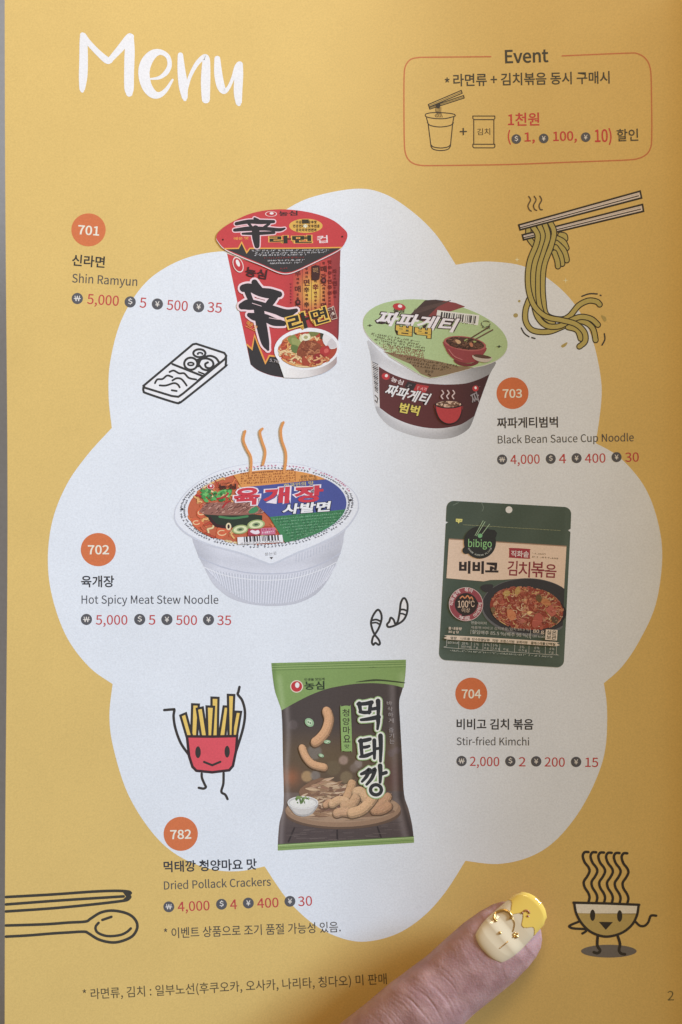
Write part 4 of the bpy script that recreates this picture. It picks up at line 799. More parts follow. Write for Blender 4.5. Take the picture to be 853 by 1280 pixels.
a.poly(wedge([(292, 262), (400, 200), (600, 220), (720, 288), (335, 326), (318, 296)]), (222, 148, 66)); a.poly(wedge([(332, 326), (706, 290), (800, 340), (800, 412), (450, 447), (404, 402)]), (72, 84, 152)); a.poly(wedge([(450, 447), (800, 412), (780, 520), (640, 600), (530, 580)]), (62, 132, 84))
for i in range(9):
    y = 452 + i * 11.5; x0, x1 = 462 + i * 10.5, 752 - max(0, i - 1) ** 1.5 * 9.5; a.micro((x0, y + 4), (x1, y - 22 + i * 1.2), 8.5, (38, 92, 60), .06); a.micro((x0 + 4, y + 7), (x1 - 6, y - 19 + i * 1.2), 4.5, (150, 196, 160), .45)
for i in range(5): a.micro((332, 274 + i * 10), (556, 258 + i * 10.5), 8, (150, 78, 40), .1)
a.line([(330, 268), (555, 252), (556, 300)], 1.5, (150, 78, 40)); a.text('중량: 86 g', (578, 290), (640, 284), (84, 60, 44), h=13); a.text('(375 kcal)', (574, 305), (646, 299), (84, 60, 44), h=15, ink=True)
a.text('한국인의 맛', (510, 328), (632, 316), (216, 196, 120), h=17, bold=.01)
for ch, x0, x1, y, h in (('육', 302, 408, 402, 72), ('개', 422, 530, 396, 68), ('장', 548, 668, 390, 68)): a.text(ch, (x0, y), (x1, y - 6), (206, 48, 66), bold=.04, h=h, sk=.12, out=[(.05, (240, 222, 228))])
a.text('사발면', (500, 437), (696, 424), (244, 244, 246), bold=.035, h=42, sk=.25, out=[(.045, (44, 44, 56))])
logo(a, 208, 322, 15, 11); a.text('농심', (240, 336), (314, 332), (72, 40, 36), bold=.03, h=22); a.micro((240, 314), (300, 310), 7, (90, 50, 40))
a.poly([(362, 496), (415, 494), (415, 521), (362, 524)], (176, 56, 80)); a.poly([(415, 493), (474, 490), (474, 518), (415, 521)], (204, 110, 140)); a.poly(spline([(370, 506), (380, 500), (392, 504), (404, 500), (410, 512), (396, 518), (380, 514)], 2, True), (240, 220, 226)); a.micro((420, 504), (470, 501), 8, (150, 40, 70)); a.micro((420, 516), (470, 513), 9, (240, 220, 226))
a.poly([(318, 530), (502, 520), (507, 550), (320, 560)], (232, 230, 230)); x = 346
while x < 490:
    ww = rnd.choice((3, 4, 6, 8)); a.line([(x, 528 - (x - 346) * .05), (x + 2, 550 - (x - 346) * .05)], ww, (54, 54, 60), caps=False); x += ww + rnd.choice((3, 4, 6))
a.micro((332, 558), (494, 549), 6, (60, 60, 66)); a.build('lid_lettering', bowl)
a = Art(560e-6).at(200, 510, 3.281)
for p in ([(350, 95), (343, 130), (355, 165), (373, 200), (375, 240), (370, 280)], [(421, 85), (411, 100), (419, 135), (432, 175), (430, 205), (423, 232)], [(507, 59), (497, 88), (500, 130), (516, 180), (517, 220), (510, 264)]): a.stroke(p, 10.5, (224, 148, 70))
a.build('steam_strokes', bowl)

# --- kimchi pouch
a = Art().at(540, 610, 4.489)
out = [(82, 105)] + arc(122, 112, 40, 40, 2, 180, 270, 8) + arc(742, 146, 40, 40, 3, 270, 360, 8) + [(779, 228), (764, 237), (778, 247)] + arc(702, 966, 40, 40, 2, 0, 90, 8) + arc(80, 926, 40, 40, 2, 90, 180, 8) + [(78, 200), (92, 193), (78, 186)]
def pouchc(x, y):
    X, Y = (x - 540) * 4.489, (y - 610) * 4.489; g = .12 * math.exp(-((X - 70 + Y * .03) / 16) ** 2) + .10 * math.exp(-((X - 766 + Y * .035) / 14) ** 2) + .05 * math.exp(-((Y - 950) / 30) ** 2) + .04 * math.sin(X * .02 + Y * .013)
    return mixc((74, 90, 78), (150, 165, 155), g + .02)
a.poly([(x, y + 3) for x, y in out], (190, 192, 188)); a.poly(out, pouchc, g=3, gy=6); a.ell(433, 122, 19, 19, (226, 226, 222))
a.stroke([(280, 84), (290, 110), (282, 130)], 4, (112, 128, 116)); a.stroke([(150, 82), (120, 96)], 4, (112, 128, 116))
for i in range(70): x = 178 + i * 7.8; a.line([(x, 206 + (x - 178) * .06), (x + 4, 206.3 + (x - 178) * .06)], 2, (196, 196, 140), caps=False)
a.poly([(135, 172), (172, 174), (170, 190), (156, 192), (150, 200), (146, 191), (135, 189)], (226, 222, 120)); a.micro((140, 186), (168, 187), 8, (90, 100, 60))
pouch = a.build('kimchi_pouch_picture', book)
a = Art(26e-6).at(540, 610, 4.489)
a.poly([(96, 284), (756, 325), (742, 572), (690, 545), (600, 520), (500, 508), (400, 515), (330, 516), (290, 524), (82, 506)], (232, 206, 182)); a.line([(96, 286), (756, 327)], 6, (164, 132, 108), caps=False)
for bo, co in ((.05, (54, 46, 46)),): a.text('비비고', (152, 480), (374, 484), co, bold=bo, h=72)
a.ell(342, 450, 8, 8, (54, 46, 46))
for ch, x0, x1, y, h in (('김', 422, 478, 490, 84), ('치', 484, 550, 500, 88), ('볶', 556, 628, 500, 88), ('음', 634, 698, 502, 76)): a.text(ch, (x0, y), (x1, y + 3), (142, 48, 58), bold=.012, h=h)
a.line([(600, 466), (660, 462)], 5, (142, 48, 58))
a.poly(spline([(440, 336), (546, 342), (551, 350), (550, 390), (544, 397), (440, 391), (434, 384), (435, 344)], 2, True), (164, 50, 62)); a.text('직화솥', (444, 386), (544, 390), (246, 226, 222), bold=.01, h=36)
a.micro((562, 372), (640, 376), 9, (120, 104, 92)); a.micro((562, 390), (706, 400), 10, (120, 104, 92)); a.build('cream_label', pouch)
a = Art(26e-6).at(540, 610, 4.489); PD = (58, 58, 62)
ex = lambda p: (min(p[0], 745 - (p[1] - 560) * .048), p[1])
a.clip = ex; a.poly(arc(545, 668, 268, 162, 2, n=60), (104, 106, 108)); a.poly(arc(547, 662, 262, 153, 2, n=60), PD); a.clip = None
a.poly(spline([(272, 560), (285, 545), (315, 540), (345, 545), (330, 580), (295, 582)], 3, True), PD); a.ell(540, 690, 215, 108, (46, 44, 48), 4)
pan = a.build('frying_pan_photo', pouch)
a = Art(26e-6).at(540, 610, 4.489); f2 = in_ell(532, 676, 207, 122, 8); a.clip = lambda p: ex(f2(p)); R4 = random.Random(5)
a.ell(532, 676, 207, 118, (150, 62, 44), 8)
KC = [(190, 104, 76), (176, 88, 66), (200, 120, 86), (182, 94, 78), (160, 74, 58), (204, 136, 98), (198, 146, 110), (170, 98, 72), (136, 66, 52), (186, 106, 92)]
H0 = a.h
for _ in range(170): a.level(_, 50, H0); blob(a, R4.uniform(330, 735), R4.uniform(556, 795), R4.uniform(6, 17), R4.choice(KC), R4.uniform(.35, .8), 7, R4)
a.h = H0 + 51 * DZ; H0 = a.h
for _ in range(300): a.level(_ * 2, 60, H0); noodle(a, R4.uniform(335, 730), R4.uniform(560, 790), R4.uniform(10, 30), R4.uniform(1.8, 4.6), KC + [(224, 190, 150), (216, 176, 110)], R4)
a.h = H0 + 62 * DZ
for x, y, r, c in ((420, 590, 26, (190, 154, 84)), (480, 575, 22, (186, 148, 80)), (445, 715, 34, (206, 130, 84)), (640, 640, 30, (196, 128, 76)), (600, 620, 24, (110, 84, 50)), (690, 740, 26, (96, 78, 56)), (340, 690, 22, (120, 96, 62)), (548, 700, 14, (232, 190, 130)), (590, 745, 40, (180, 88, 72)), (670, 690, 36, (188, 100, 82))):
    blob(a, x, y, r, c, .7, 8, R4)
    for k in range(4): a.line([(x - r * .7 + k * 5, y + R4.uniform(-6, 6)), (x + r * .6 + k * 3, y + R4.uniform(-9, 9))], 2.2, jit(c, 34, R4), caps=False)
H0 = a.h
for _ in range(70): a.level(_, 8, H0); x, y = R4.uniform(350, 720), R4.uniform(565, 780); a.line([(x, y), (x + R4.uniform(2, 7), y + R4.uniform(-4, 4))], 2.4, R4.choice([(240, 216, 184), (80, 36, 30), (230, 190, 150), (96, 40, 34)]), caps=False)
a.clip = None; a.build('kimchi_photo', pouch)
a = Art(26e-6).at(540, 610, 4.489)
a.ell(270, 305, 90, 91, (48, 52, 52)); a.ell(192, 350, 20, 20, (48, 52, 52)); a.poly([(320, 232), (352, 236), (366, 252), (360, 275), (340, 282)], (48, 52, 52))
for p in ([(243, 266), (288, 184)], [(251, 268), (299, 189)], [(278, 264), (324, 203)]): a.line(p, 3.4, (168, 200, 160))
a.ell(271, 268, 13, 12, (120, 190, 130), -30); a.text('bibigo', (204, 330), (336, 332), (142, 206, 132), bold=.006, h=44, ink=False)
T_ = 'SHARE KOREAN FLAVOR'
for i, ch in enumerate(T_):
    if ch == ' ': continue
    t = math.radians(152 - i * 124 / (len(T_) - 1)); x, y = 270 + 75 * math.cos(t), 305 + 76 * math.sin(t); u = (math.sin(t), -math.cos(t)); a.text(ch, (x - 3.6 * u[0], y - 3.6 * u[1]), (x + 3.6 * u[0], y + 3.6 * u[1]), (216, 224, 214), h=8.5)
a.build('pot_emblem', pouch)
a = Art(26e-6).at(540, 610, 4.489)
a.ell(192, 652, 96, 95, (224, 200, 196)); a.ell(192, 652, 93, 92, (156, 70, 80)); a.ell(192, 652, 64, 63, (52, 44, 44))
def ringtext(t, a0, a1, r, flip):
    for i, ch in enumerate(t):
        if ch == ' ': continue
        t_ = math.radians(a0 + (a1 - a0) * i / (len(t) - 1)); x, y = 192 + r * math.cos(t_), 652 + r * math.sin(t_); u = (-math.sin(t_), math.cos(t_)) if not flip else (math.sin(t_), -math.cos(t_)); n = (math.cos(t_), math.sin(t_)) if not flip else (-math.cos(t_), -math.sin(t_))
        x -= n[0] * 10; y -= n[1] * 10; a.text(ch, (x - 11 * u[0], y - 11 * u[1]), (x + 11 * u[0], y + 11 * u[1]), (240, 220, 218), bold=.015, h=22)
ringtext('직화솥에 볶아', 182, 290, 80, False); ringtext('제대로 아삭하게', 112, 2, 80, True)
for t in (40, 150): t_ = math.radians(t - 60); a.line([(192 + 60 * math.cos(t_), 652 + 60 * math.sin(t_)), (192 + 66 * math.cos(t_ + .3), 652 + 66 * math.sin(t_ + .3))], 9, (52, 44, 44))
a.text('100', (146, 670), (204, 670), (234, 204, 176), h=38, bold=.01); a.text('℃', (207, 668), (240, 667), (234, 204, 176), h=36); a.text('이상', (168, 698), (214, 698), (234, 204, 176), h=25)
for p in ([(160, 618), (172, 608), (184, 618)], [(190, 616), (200, 604), (210, 616)], [(212, 622), (222, 612), (230, 624)]): a.stroke(p, 7, (220, 140, 90))
a.build('heat_badge', pouch)
a = Art(26e-6).at(540, 610, 4.489); CR = (226, 208, 186); TX = (206, 204, 192)
a.text('총 내용량', (93, 795), (168, 799), CR, h=17, bold=.02); a.text('80 g 당', (93, 816), (152, 819), CR, h=17, bold=.02)
a.text('연출이미지', (220, 764), (306, 768), TX, h=17); a.text('제품명:비비고 김치볶음/김치 84.9 %', (220, 792), (546, 806), (186, 182, 170), h=18); a.text('[절임배추 85.5 %(배추 98 %)]', (217, 820), (548, 842), TX, h=25)
a.line([(554, 790), (554, 846)], 2, TX); a.text('80 g', (567, 818), (630, 821), CR, h=25, ink=True, bold=.01); a.text('(80 kcal)', (566, 840), (632, 843), TX, h=16, ink=True)
a.poly([(640, 793), (706, 797), (702, 856), (636, 852)], CR); a.text('실온', (644, 822), (700, 825), (66, 70, 58), h=25, bold=.02); a.text('보관', (643, 849), (698, 852), (66, 70, 58), h=25, bold=.02)
a.poly(spline([(92, 826), (400, 844), (694, 864), (701, 872), (699, 888), (400, 868), (86, 850), (85, 834)], 2, True), CR)
for x, t in zip((104, 162, 226, 290, 338, 384, 474, 556, 640), ('열량', '나트륨', '탄수화물', '당류', '지방', '트랜스지방', '포화지방', '콜레스테롤', '단백질')):
    ww = len(t) * 17.5 if len(t) < 4 else len(t) * 16; a.text(t, (x, 848 + (x - 90) * .062), (x + ww, 848 + (x + ww - 90) * .062), (66, 76, 64), h=16, bold=.02)
a.stroke([(85, 840), (84, 884), (92, 896), (400, 917), (690, 936), (698, 930), (700, 880)], 2, TX)
for i, x in enumerate((152, 222, 288, 334, 382, 466, 546, 638)): y = 856 + (x - 90) * .062; a.line([(x, y), (x - 2, y + 44)], 1.8, TX, caps=False)
for x, t1, t2 in ((90, '60 kcal', ''), (168, '28 %', '560 mg'), (236, '2 %', '7 g'), (296, '4 %', '4 g'), (342, '5 %', '2.6 g'), (406, '', '0 g'), (492, '3 %', '0.5 g'), (576, '0 %', '0 mg'), (660, '4 %', '2 g')):
    y = 874 + (x - 90) * .062
    if t1: a.text(t1, (x, y), (x + len(t1) * 9, y + 1), TX, h=14, ink=True)
    if t2: a.text(t2, (x - 4, y + 20), (x - 4 + len(t2) * 9, y + 21), TX, h=15, ink=True)
a.micro((102, 916), (680, 952), 10, (186, 190, 178), .12); a.build('nutrition_print', pouch)

# --- snack bag
a = Art().at(330, 810, 4.265)
bag = spline([(40, 80), (400, 72), (758, 62)], 3)[:-1] + spline([(758, 62), (757, 110), (750, 180), (735, 235), (722, 290), (727, 400), (738, 600), (748, 780), (772, 860), (792, 950), (801, 1038)], 4)[:-1] + [(801, 1038), (75, 1080)] + spline([(75, 1080), (76, 1020), (84, 930), (106, 830), (102, 600), (94, 332), (62, 240), (48, 160), (40, 80)], 4)[1:-1]
BOKEH = ((155, 410, 26, (100, 88, 84)), (425, 598, 25, (172, 144, 128)), (503, 618, 23, (150, 136, 128)), (270, 555, 40, (126, 118, 108)), (480, 640, 22, (128, 112, 100)), (230, 685, 30, (186, 150, 100)), (440, 690, 34, (134, 116, 84)), (275, 680, 26, (134, 124, 116)), (370, 640, 40, (112, 96, 70)), (710, 545, 18, (112, 94, 92)), (680, 560, 20, (104, 88, 86)))
def bagc(x, y):
    X, Y = (x - 330) * 4.265, (y - 810) * 4.265
    c = mixc((78, 68, 64), (96, 78, 62), sstep(380, 560, Y)); c = mixc(c, (104, 86, 60), .9 * math.exp(-((X - 330) / 200) ** 2 - ((Y - 590) / 90) ** 2)); c = mixc(c, (160, 98, 62), .85 * math.exp(-((X - 140) / 55) ** 2 - ((Y - 690) / 50) ** 2)); c = mixc(c, (96, 62, 56), .7 * math.exp(-((X - 690) / 60) ** 2 - ((Y - 690) / 90) ** 2))
    if Y > 775 - (X - 105) * .02: c = mixc((112, 96, 86), (84, 72, 70), sstep(780, 1000, Y)); c = mixc(c, (66, 58, 58), .6 * sstep(500, 760, X) * sstep(860, 780, Y))
    if Y < 775:
        for x_, y_, r_, c_ in BOKEH: c = mixc(c, c_, .8 * sstep(-r_ * 1.15, -r_ * .8, -math.hypot(X - x_, Y - y_)))
    L = 96 + 4 * math.sin(Y / 60); R_ = 730 + (Y - 600) * .03
    c = mixc(c, (170, 160, 156), .42 * math.exp(-((X - L - 30 - (Y > 830) * (-30)) / 14) ** 2)); c = mixc(c, (150, 140, 138), .40 * math.exp(-((X - R_ + 34 - max(0, Y - 800) * .22) / 18) ** 2)); c = mixc(c, (48, 40, 40), .5 * math.exp(-((X - R_ + 4 - max(0, Y - 800) * .25) / 12) ** 2))
    return c
a.poly(bag, bagc, g=1.8, gy=1.8); R5 = random.Random(9)
for p in ([(165, 955), (130, 1036)], [(391, 968), (392, 1026)], [(605, 952), (626, 1012)]): a.line(p, 9, (54, 46, 46), caps=False)
H0 = a.h
for _ in range(60): a.level(_, 8, H0); y = R5.uniform(930, 1030); x = R5.uniform(110, 700); a.line([(x, y), (x + R5.uniform(30, 90), y - R5.uniform(0, 4))], 2, R5.choice([(104, 92, 88), (72, 62, 62), (112, 100, 94)]), caps=False)
a.h = H0 + 9 * DZ; snack = a.build('snack_bag_picture', book)
a = Art(26e-6).at(330, 810, 4.265)
def grc(x, y):
    X, Y = (x - 330) * 4.265, (y - 810) * 4.265; g = .28 * math.exp(-((X - 80 - (Y - 130) * .12) / 14) ** 2) * sstep(120, 170, Y) + .22 * math.exp(-((X - 738) / 20) ** 2) * sstep(110, 150, Y) - .12 * math.exp(-((X - 54) / 12) ** 2)
    return mixc((130, 160, 86), (206, 220, 176), g) if g >= 0 else mixc((130, 160, 86), (84, 110, 56), -g * 3)
top = [(40, 80), (758, 62), (757, 110), (750, 180), (746, 212)] + spline([(746, 212), (680, 196), (600, 188), (540, 188), (480, 192), (400, 204), (330, 220), (250, 250), (170, 290), (95, 332)], 4)[1:] + [(62, 240), (48, 160)]
a.poly(top, grc, g=2.5, gy=2.5)
for y in (93, 104, 118): a.line([(42, y), (757, y - 18)], 2.5, (92, 120, 60), caps=False)
for y in (98, 111): a.line([(42, y), (757, y - 18)], 2, (158, 184, 112), caps=False)
a.micro((560, 108), (602, 106), 8, (70, 90, 50)); a.poly(spline([(488, 183), (540, 172), (600, 166), (670, 172), (746, 182), (746, 188), (670, 180), (600, 176)], 3, True), (62, 72, 44))
logo(a, 175, 205, 34, 33, 0, (226, 214, 190)); a.text('농심', (217, 224), (324, 222), (46, 62, 40), bold=.03, h=46); a.text('인생을 맛있게', (216, 176), (324, 173), (58, 76, 46), h=15, bold=.03); a.build('green_header', snack)
a = Art(26e-6).at(330, 810, 4.265)
a.poly([(75, 1046), (800, 1004), (801, 1038), (75, 1080)], (136, 164, 90)); a.line([(75, 1053), (800, 1011)], 4, (174, 196, 130), caps=False); a.line([(75, 1066), (800, 1024)], 2.5, (98, 128, 64), caps=False); a.line([(75, 1047), (800, 1005)], 3, (84, 110, 60), caps=False)
a.build('bottom_seal', snack)
a = Art(26e-6).at(330, 810, 4.265)
a.ell(424, 880, 308, 86, (104, 82, 66), -1); a.ell(422, 862, 308, 92, (156, 124, 96), -1); a.ell(420, 850, 296, 80, (172, 140, 110), -1)
cp = in_ell(420, 850, 296, 80, -1)
for _ in range(40): x, y = R5.uniform(130, 700), R5.uniform(790, 920); a.line([cp((x, y)), cp((x + R5.uniform(40, 120), y - 3))], 2.5, R5.choice([(154, 128, 104), (178, 152, 126), (146, 120, 96)]), caps=False)
a.ell(560, 880, 140, 20, (136, 106, 82), -4); a.ell(300, 885, 90, 16, (136, 106, 84)); a.poly(spline([(195, 750), (300, 692), (400, 720), (450, 745), (440, 830), (370, 890), (260, 895), (200, 800)], 3, True), (134, 100, 74))
FL = [(176, 140, 104), (156, 120, 90), (196, 164, 128), (136, 102, 78), (208, 180, 146), (120, 88, 68)]
H0 = a.h
for _ in range(190):
    a.level(_ * 2, 80, H0); x = R5.uniform(190, 400); y = R5.uniform(705 + abs(x - 310) * .42, 890); t = R5.uniform(-.45, .35); L = R5.uniform(36, 90); c = R5.choice(FL)
    a.stroke([(x, y, 2), (x + L * .4 * math.cos(t), y + L * .4 * math.sin(t), R5.uniform(10, 22)), (x + L * math.cos(t), y + L * math.sin(t), 3)], 8, c, sub=3, caps=False)
    a.line([(x + 4, y + 2), (x + L * .8 * math.cos(t), y + L * .8 * math.sin(t) + 2)], 1.6, jit(c, 40, R5), caps=False)
a.h = H0 + 82 * DZ
def crisp(p, w, c=(206, 166, 122)):
    a.stroke([(x + 1, y + w * .12) for x, y in p], w + 6, tuple(v * .52 for v in c), sub=6); a.stroke([(x, y + w * .05) for x, y in p], w, tuple(v * .80 for v in c), sub=6); a.stroke([(x - w * .05, y - w * .07) for x, y in p], w * .82, c, sub=6); a.stroke([(x - w * .10, y - w * .20) for x, y in p], w * .5, tuple(min(255, v * 1.07) for v in c), sub=6)
    q = spline(p, 12); h0 = a.h
    for k in range(int(w * 1.6)): a.level(k, 6, h0); x, y = R5.choice(q); u = R5.uniform(-.42, .42) * w; v = R5.uniform(-.42, .42) * w; a.line([(x + u, y + v), (x + u + R5.uniform(2, 7), y + v + R5.uniform(-3, 3))], 2.2, jit(c, 26, R5), caps=False)
    a.h = h0 + 7 * DZ
crisp([(330, 836), (352, 822), (380, 826)], 34, (196, 152, 112)); crisp([(610, 832), (624, 806), (640, 796)], 38, (182, 138, 100)); crisp([(470, 722), (458, 760), (440, 800)], 46, (196, 154, 110)); crisp([(500, 770), (520, 770), (550, 800)], 62, (206, 168, 124)); crisp([(365, 830), (400, 810), (440, 815)], 44); crisp([(490, 800), (470, 830), (430, 840)], 50, (196, 156, 114)); crisp([(390, 880), (420, 872), (470, 880)], 46, (198, 156, 116)); crisp([(600, 850), (640, 820), (662, 790)], 42, (190, 146, 108)); crisp([(590, 865), (630, 862), (664, 842)], 46, (186, 142, 104)); crisp([(470, 878), (520, 862), (560, 825), (585, 790)], 54, (210, 168, 122))
a.build('snack_platter_photo', snack)
a = Art(26e-6).at(330, 810, 4.265)
a.poly(spline([(128, 828), (150, 868), (172, 890), (210, 899), (248, 890), (272, 868), (289, 828), (208, 850)], 3, True), (176, 172, 166)); a.poly(spline([(146, 846), (172, 880), (210, 888), (250, 878), (272, 846), (208, 858)], 3, True), (206, 202, 194)); a.ell(208, 824, 81, 33, (198, 196, 190)); a.ell(208, 827, 70, 25, (226, 224, 214)); a.stroke(arc(208, 824, 80, 32), 4, (226, 224, 218), smooth=False, closed=True)
for _ in range(18): blob(a, R5.uniform(172, 240), R5.uniform(796, 826), R5.uniform(6, 13), R5.choice([(96, 124, 66), (126, 150, 84), (72, 100, 54), (150, 170, 110)]), R=R5)
for _ in range(6): blob(a, R5.uniform(220, 255), R5.uniform(812, 832), 8, (236, 232, 224), R=R5)
a.build('dip_bowl_photo', snack)
a = Art(26e-6).at(330, 810, 4.265)
crisp([(336, 336), (347, 380), (330, 440), (298, 482), (275, 500)], 50, (206, 156, 110)); crisp([(205, 532), (224, 578), (262, 618), (322, 634)], 40, (206, 158, 112))
for x, y, rx, ry, r in ((243, 397, 26, 21, 40), (338, 500, 18, 10, 0), (306, 573, 15, 9, 20)): a.ell(x, y, rx, ry, (150, 186, 140), r); a.ell(x, y, rx * .6, ry * .6, (196, 214, 178), r); a.ell(x + 5, y + 3, rx * .2, ry * .2, (84, 120, 78), r); a.ell(x - 6, y - 2, rx * .18, ry * .18, (84, 120, 78), r)
a.poly(spline([(414, 312), (436, 307), (458, 310), (464, 322), (471, 540), (466, 549), (444, 552), (420, 548), (414, 536), (408, 322)], 2, True), (140, 174, 96)); a.vtext('청양마요', 437, 322, 506, 38, (62, 60, 46), bold=.012, dx=2); a.text('맛', (432, 536), (456, 535), (62, 60, 46), h=22, bold=.01)
for i, ch in enumerate('바삭하게'): a.text(ch, (656 + i * 3, 306 + i * 31), (684 + i * 3, 306 + i * 31), (170, 160, 156), h=24)
for i, ch in enumerate('즐기는'): a.text(ch, (666 + i * 2, 450 + i * 30), (692 + i * 2, 450 + i * 30), (170, 160, 156), h=24)
a.build('flying_crisps', snack)
a = Art(26e-6).at(330, 810, 4.265)
TT = (('먹', 502, 636, 428, 150), ('태', 510, 636, 604, 142), ('깡', 512, 650, 788, 160))
BT = [[(509, 296, 24), (513, 320, 20), (517, 342, 16)], [(502, 299, 18), (540, 297, 21), (575, 290, 24)], [(570, 294, 22), (566, 320, 20), (562, 346, 18)], [(513, 340, 18), (540, 344, 20), (566, 341, 18)], [(572, 326, 18), (604, 321, 20)], [(609, 282, 26), (611, 320, 22), (610, 360, 18)], [(519, 383, 16), (560, 378, 21), (612, 368, 26)], [(609, 372, 26), (610, 400, 20), (606, 432, 14)],
      [(510, 496, 18), (540, 492, 22), (566, 486, 20)], [(518, 492, 22), (520, 535, 20), (524, 575, 18)], [(522, 530, 16), (546, 528, 18), (562, 523, 16)], [(514, 580, 14), (546, 574, 22), (580, 560, 16)], [(589, 492, 22), (590, 540, 20), (590, 588, 16)], [(590, 538, 16), (622, 534, 16)], [(622, 468, 26), (624, 530, 22), (622, 604, 16)],
      [(520, 672, 16), (544, 662, 22), (562, 650, 22), (548, 684, 20), (524, 712, 14)], [(558, 668, 14), (576, 658, 20), (592, 650, 22), (576, 694, 20), (548, 728, 14)], [(620, 628, 26), (622, 670, 22), (620, 716, 16)], [(622, 674, 18), (652, 664, 20)]]
ring_ = [(x, y) for x, y in arc(598, 756, 29, 27, 0, -110, 250, 26)]
for g, co in ((26, (160, 190, 126)), (16, (234, 238, 220)), (0, (50, 52, 54))):
    for st_ in BT: a.stroke([(x, y, w_ + g) for x, y, w_ in st_], 1, co)
    a.stroke(ring_, 19 + g, co, smooth=False, closed=False)
a.build('bag_title', snack)

# ------------------------------------------------------------------ the person's left hand: thumb on the page, fingers under the booklet
TX0, TY0, AX, AY = 667.0, 1143.0, -0.762, 0.648      # thumb tip and the direction running back along it (print units)
NX, NY = -AY, AX                                     # across the thumb (towards its upper-left side)
STN = [(0, 1, .5, 6.0), (2, 12, 2.2, 5.8), (6, 22, 4.2, 5.4), (12, 31, 6.0, 5.2), (20, 38, 8.0, 5.3), (32, 43, 10.2, 5.9), (50, 46.5, 12.2, 6.6), (75, 48.5, 13.6, 7.3), (105, 48, 14.4, 7.9), (135, 47, 14.8, 8.6), (165, 49, 15.4, 9.4), (195, 51, 15.8, 10.2), (230, 51, 15.6, 10.6), (280, 53, 16, 10.2), (330, 58, 18, 8), (390, 70, 22, 3), (450, 84, 26, -2), (490, 88, 26, -4), (520, 70, 20, -5), (536, 30, 8, -5)]
def stn(t):
    t = max(0, t)
    for i in range(len(STN) - 1):
        a, b = STN[i], STN[i + 1]
        if t <= b[0]:
            u = (t - a[0]) / (b[0] - a[0])
            if a[0] >= 32: u = u * u * (3 - 2 * u) * .4 + u * .6
            return tuple(a[k] + (b[k] - a[k]) * u for k in range(1, 4))
    return STN[-1][1:]
R6 = random.Random(21)
CRS = [(138 + i * 3.6 + R6.uniform(-2, 2), R6.uniform(.18, .62), R6.uniform(-.75, .6), R6.uniform(.18, .6), R6.uniform(.6, 1.1)) for i in range(34)]
CRS += [(160, 1.1, -.25, .55, 1.5), (176, 1.0, .1, .6, 1.4), (193, .8, -.2, .7, 1.3), (76, .8, 0, .7, 1.8)]
def skin_disp(t, u):                                 # creases over the joint; u runs -1..1 across the top
    d = 0.0
    for tc_, dep, uc, ul, w in CRS:
        c = tc_ + 16 * (u - uc * .3) ** 2 - 7 + 3.0 * noise.noise((u * 2.3, tc_ * .31, 1.7)); fade = math.exp(-((u - uc) / ul) ** 4)
        d -= dep * 0.00010 * math.exp(-((t - c) / w) ** 2) * fade
    d += 0.00034 * math.exp(-((t - 172) / 30) ** 2) * (1 - u * u)
    d += 0.00010 * noise.noise((t * .05, u * 2.5, .3)) + 0.00004 * noise.noise((t * .25, u * 9, 4.3))
    return d
def thumb_pt(t, ang, extra=0.0):
    w, H, hc = stn(t); H *= 0.001 / 2; hc *= 0.001
    c, s = math.cos(ang), math.sin(ang); e = 0.86
    x = w * math.copysign(abs(c) ** e, c); z = H * math.copysign(abs(s) ** e, s)
    if z < 0 and t < 150: z *= .86
    if s > 0: z += skin_disp(t, c) * s
    px, py = TX0 + AX * t + NX * x, TY0 + AY * t + NY * x
    h = hc + z + extra
    k0 = zp(TX0 + AX * t)                              # height measured from the sheet under the thumb's own axis
    q = P(px, py, 0); zz = k0 + h; k = (D - zz) / D * S
    return Vector(((px - CX) * k, (CY - py) * k, zz))
m, nt, b = new_mat('skin')
tc = N(nt, 'ShaderNodeTexCoord')
n1 = N(nt, 'ShaderNodeTexNoise'); n1.inputs['Scale'].default_value = 220; n1.inputs['Detail'].default_value = 4
n2 = N(nt, 'ShaderNodeTexNoise'); n2.inputs['Scale'].default_value = 2600; n2.inputs['Detail'].default_value = 3
vo = N(nt, 'ShaderNodeTexVoronoi'); vo.inputs['Scale'].default_value = 1900
for n in (n1, n2, vo): nt.links.new(tc.outputs['Object'], n.inputs['Vector'])
cr = N(nt, 'ShaderNodeValToRGB'); cr.color_ramp.elements[0].position = .32; cr.color_ramp.elements[0].color = (.36, .19, .172, 1); cr.color_ramp.elements[1].position = .7; cr.color_ramp.elements[1].color = (.50, .295, .265, 1)
nt.links.new(n1.outputs['Fac'], cr.inputs['Fac']); nt.links.new(cr.outputs[0], b.inputs['Base Color'])
b.inputs['Roughness'].default_value = .46; b.inputs['Specular IOR Level'].default_value = .38
b.inputs['Subsurface Weight'].default_value = .22; b.inputs['Subsurface Radius'].default_value = (1, .35, .2); b.inputs['Subsurface Scale'].default_value = .0016
ad = N(nt, 'ShaderNodeMath', operation='ADD'); nt.links.new(n2.outputs['Fac'], ad.inputs[0]); nt.links.new(vo.outputs['Distance'], ad.inputs[1])
bp = N(nt, 'ShaderNodeBump'); bp.inputs['Strength'].default_value = .35; bp.inputs['Distance'].default_value = .00012
nt.links.new(ad.outputs[0], bp.inputs['Height']); nt.links.new(bp.outputs[0], b.inputs['Normal']); SKIN = m

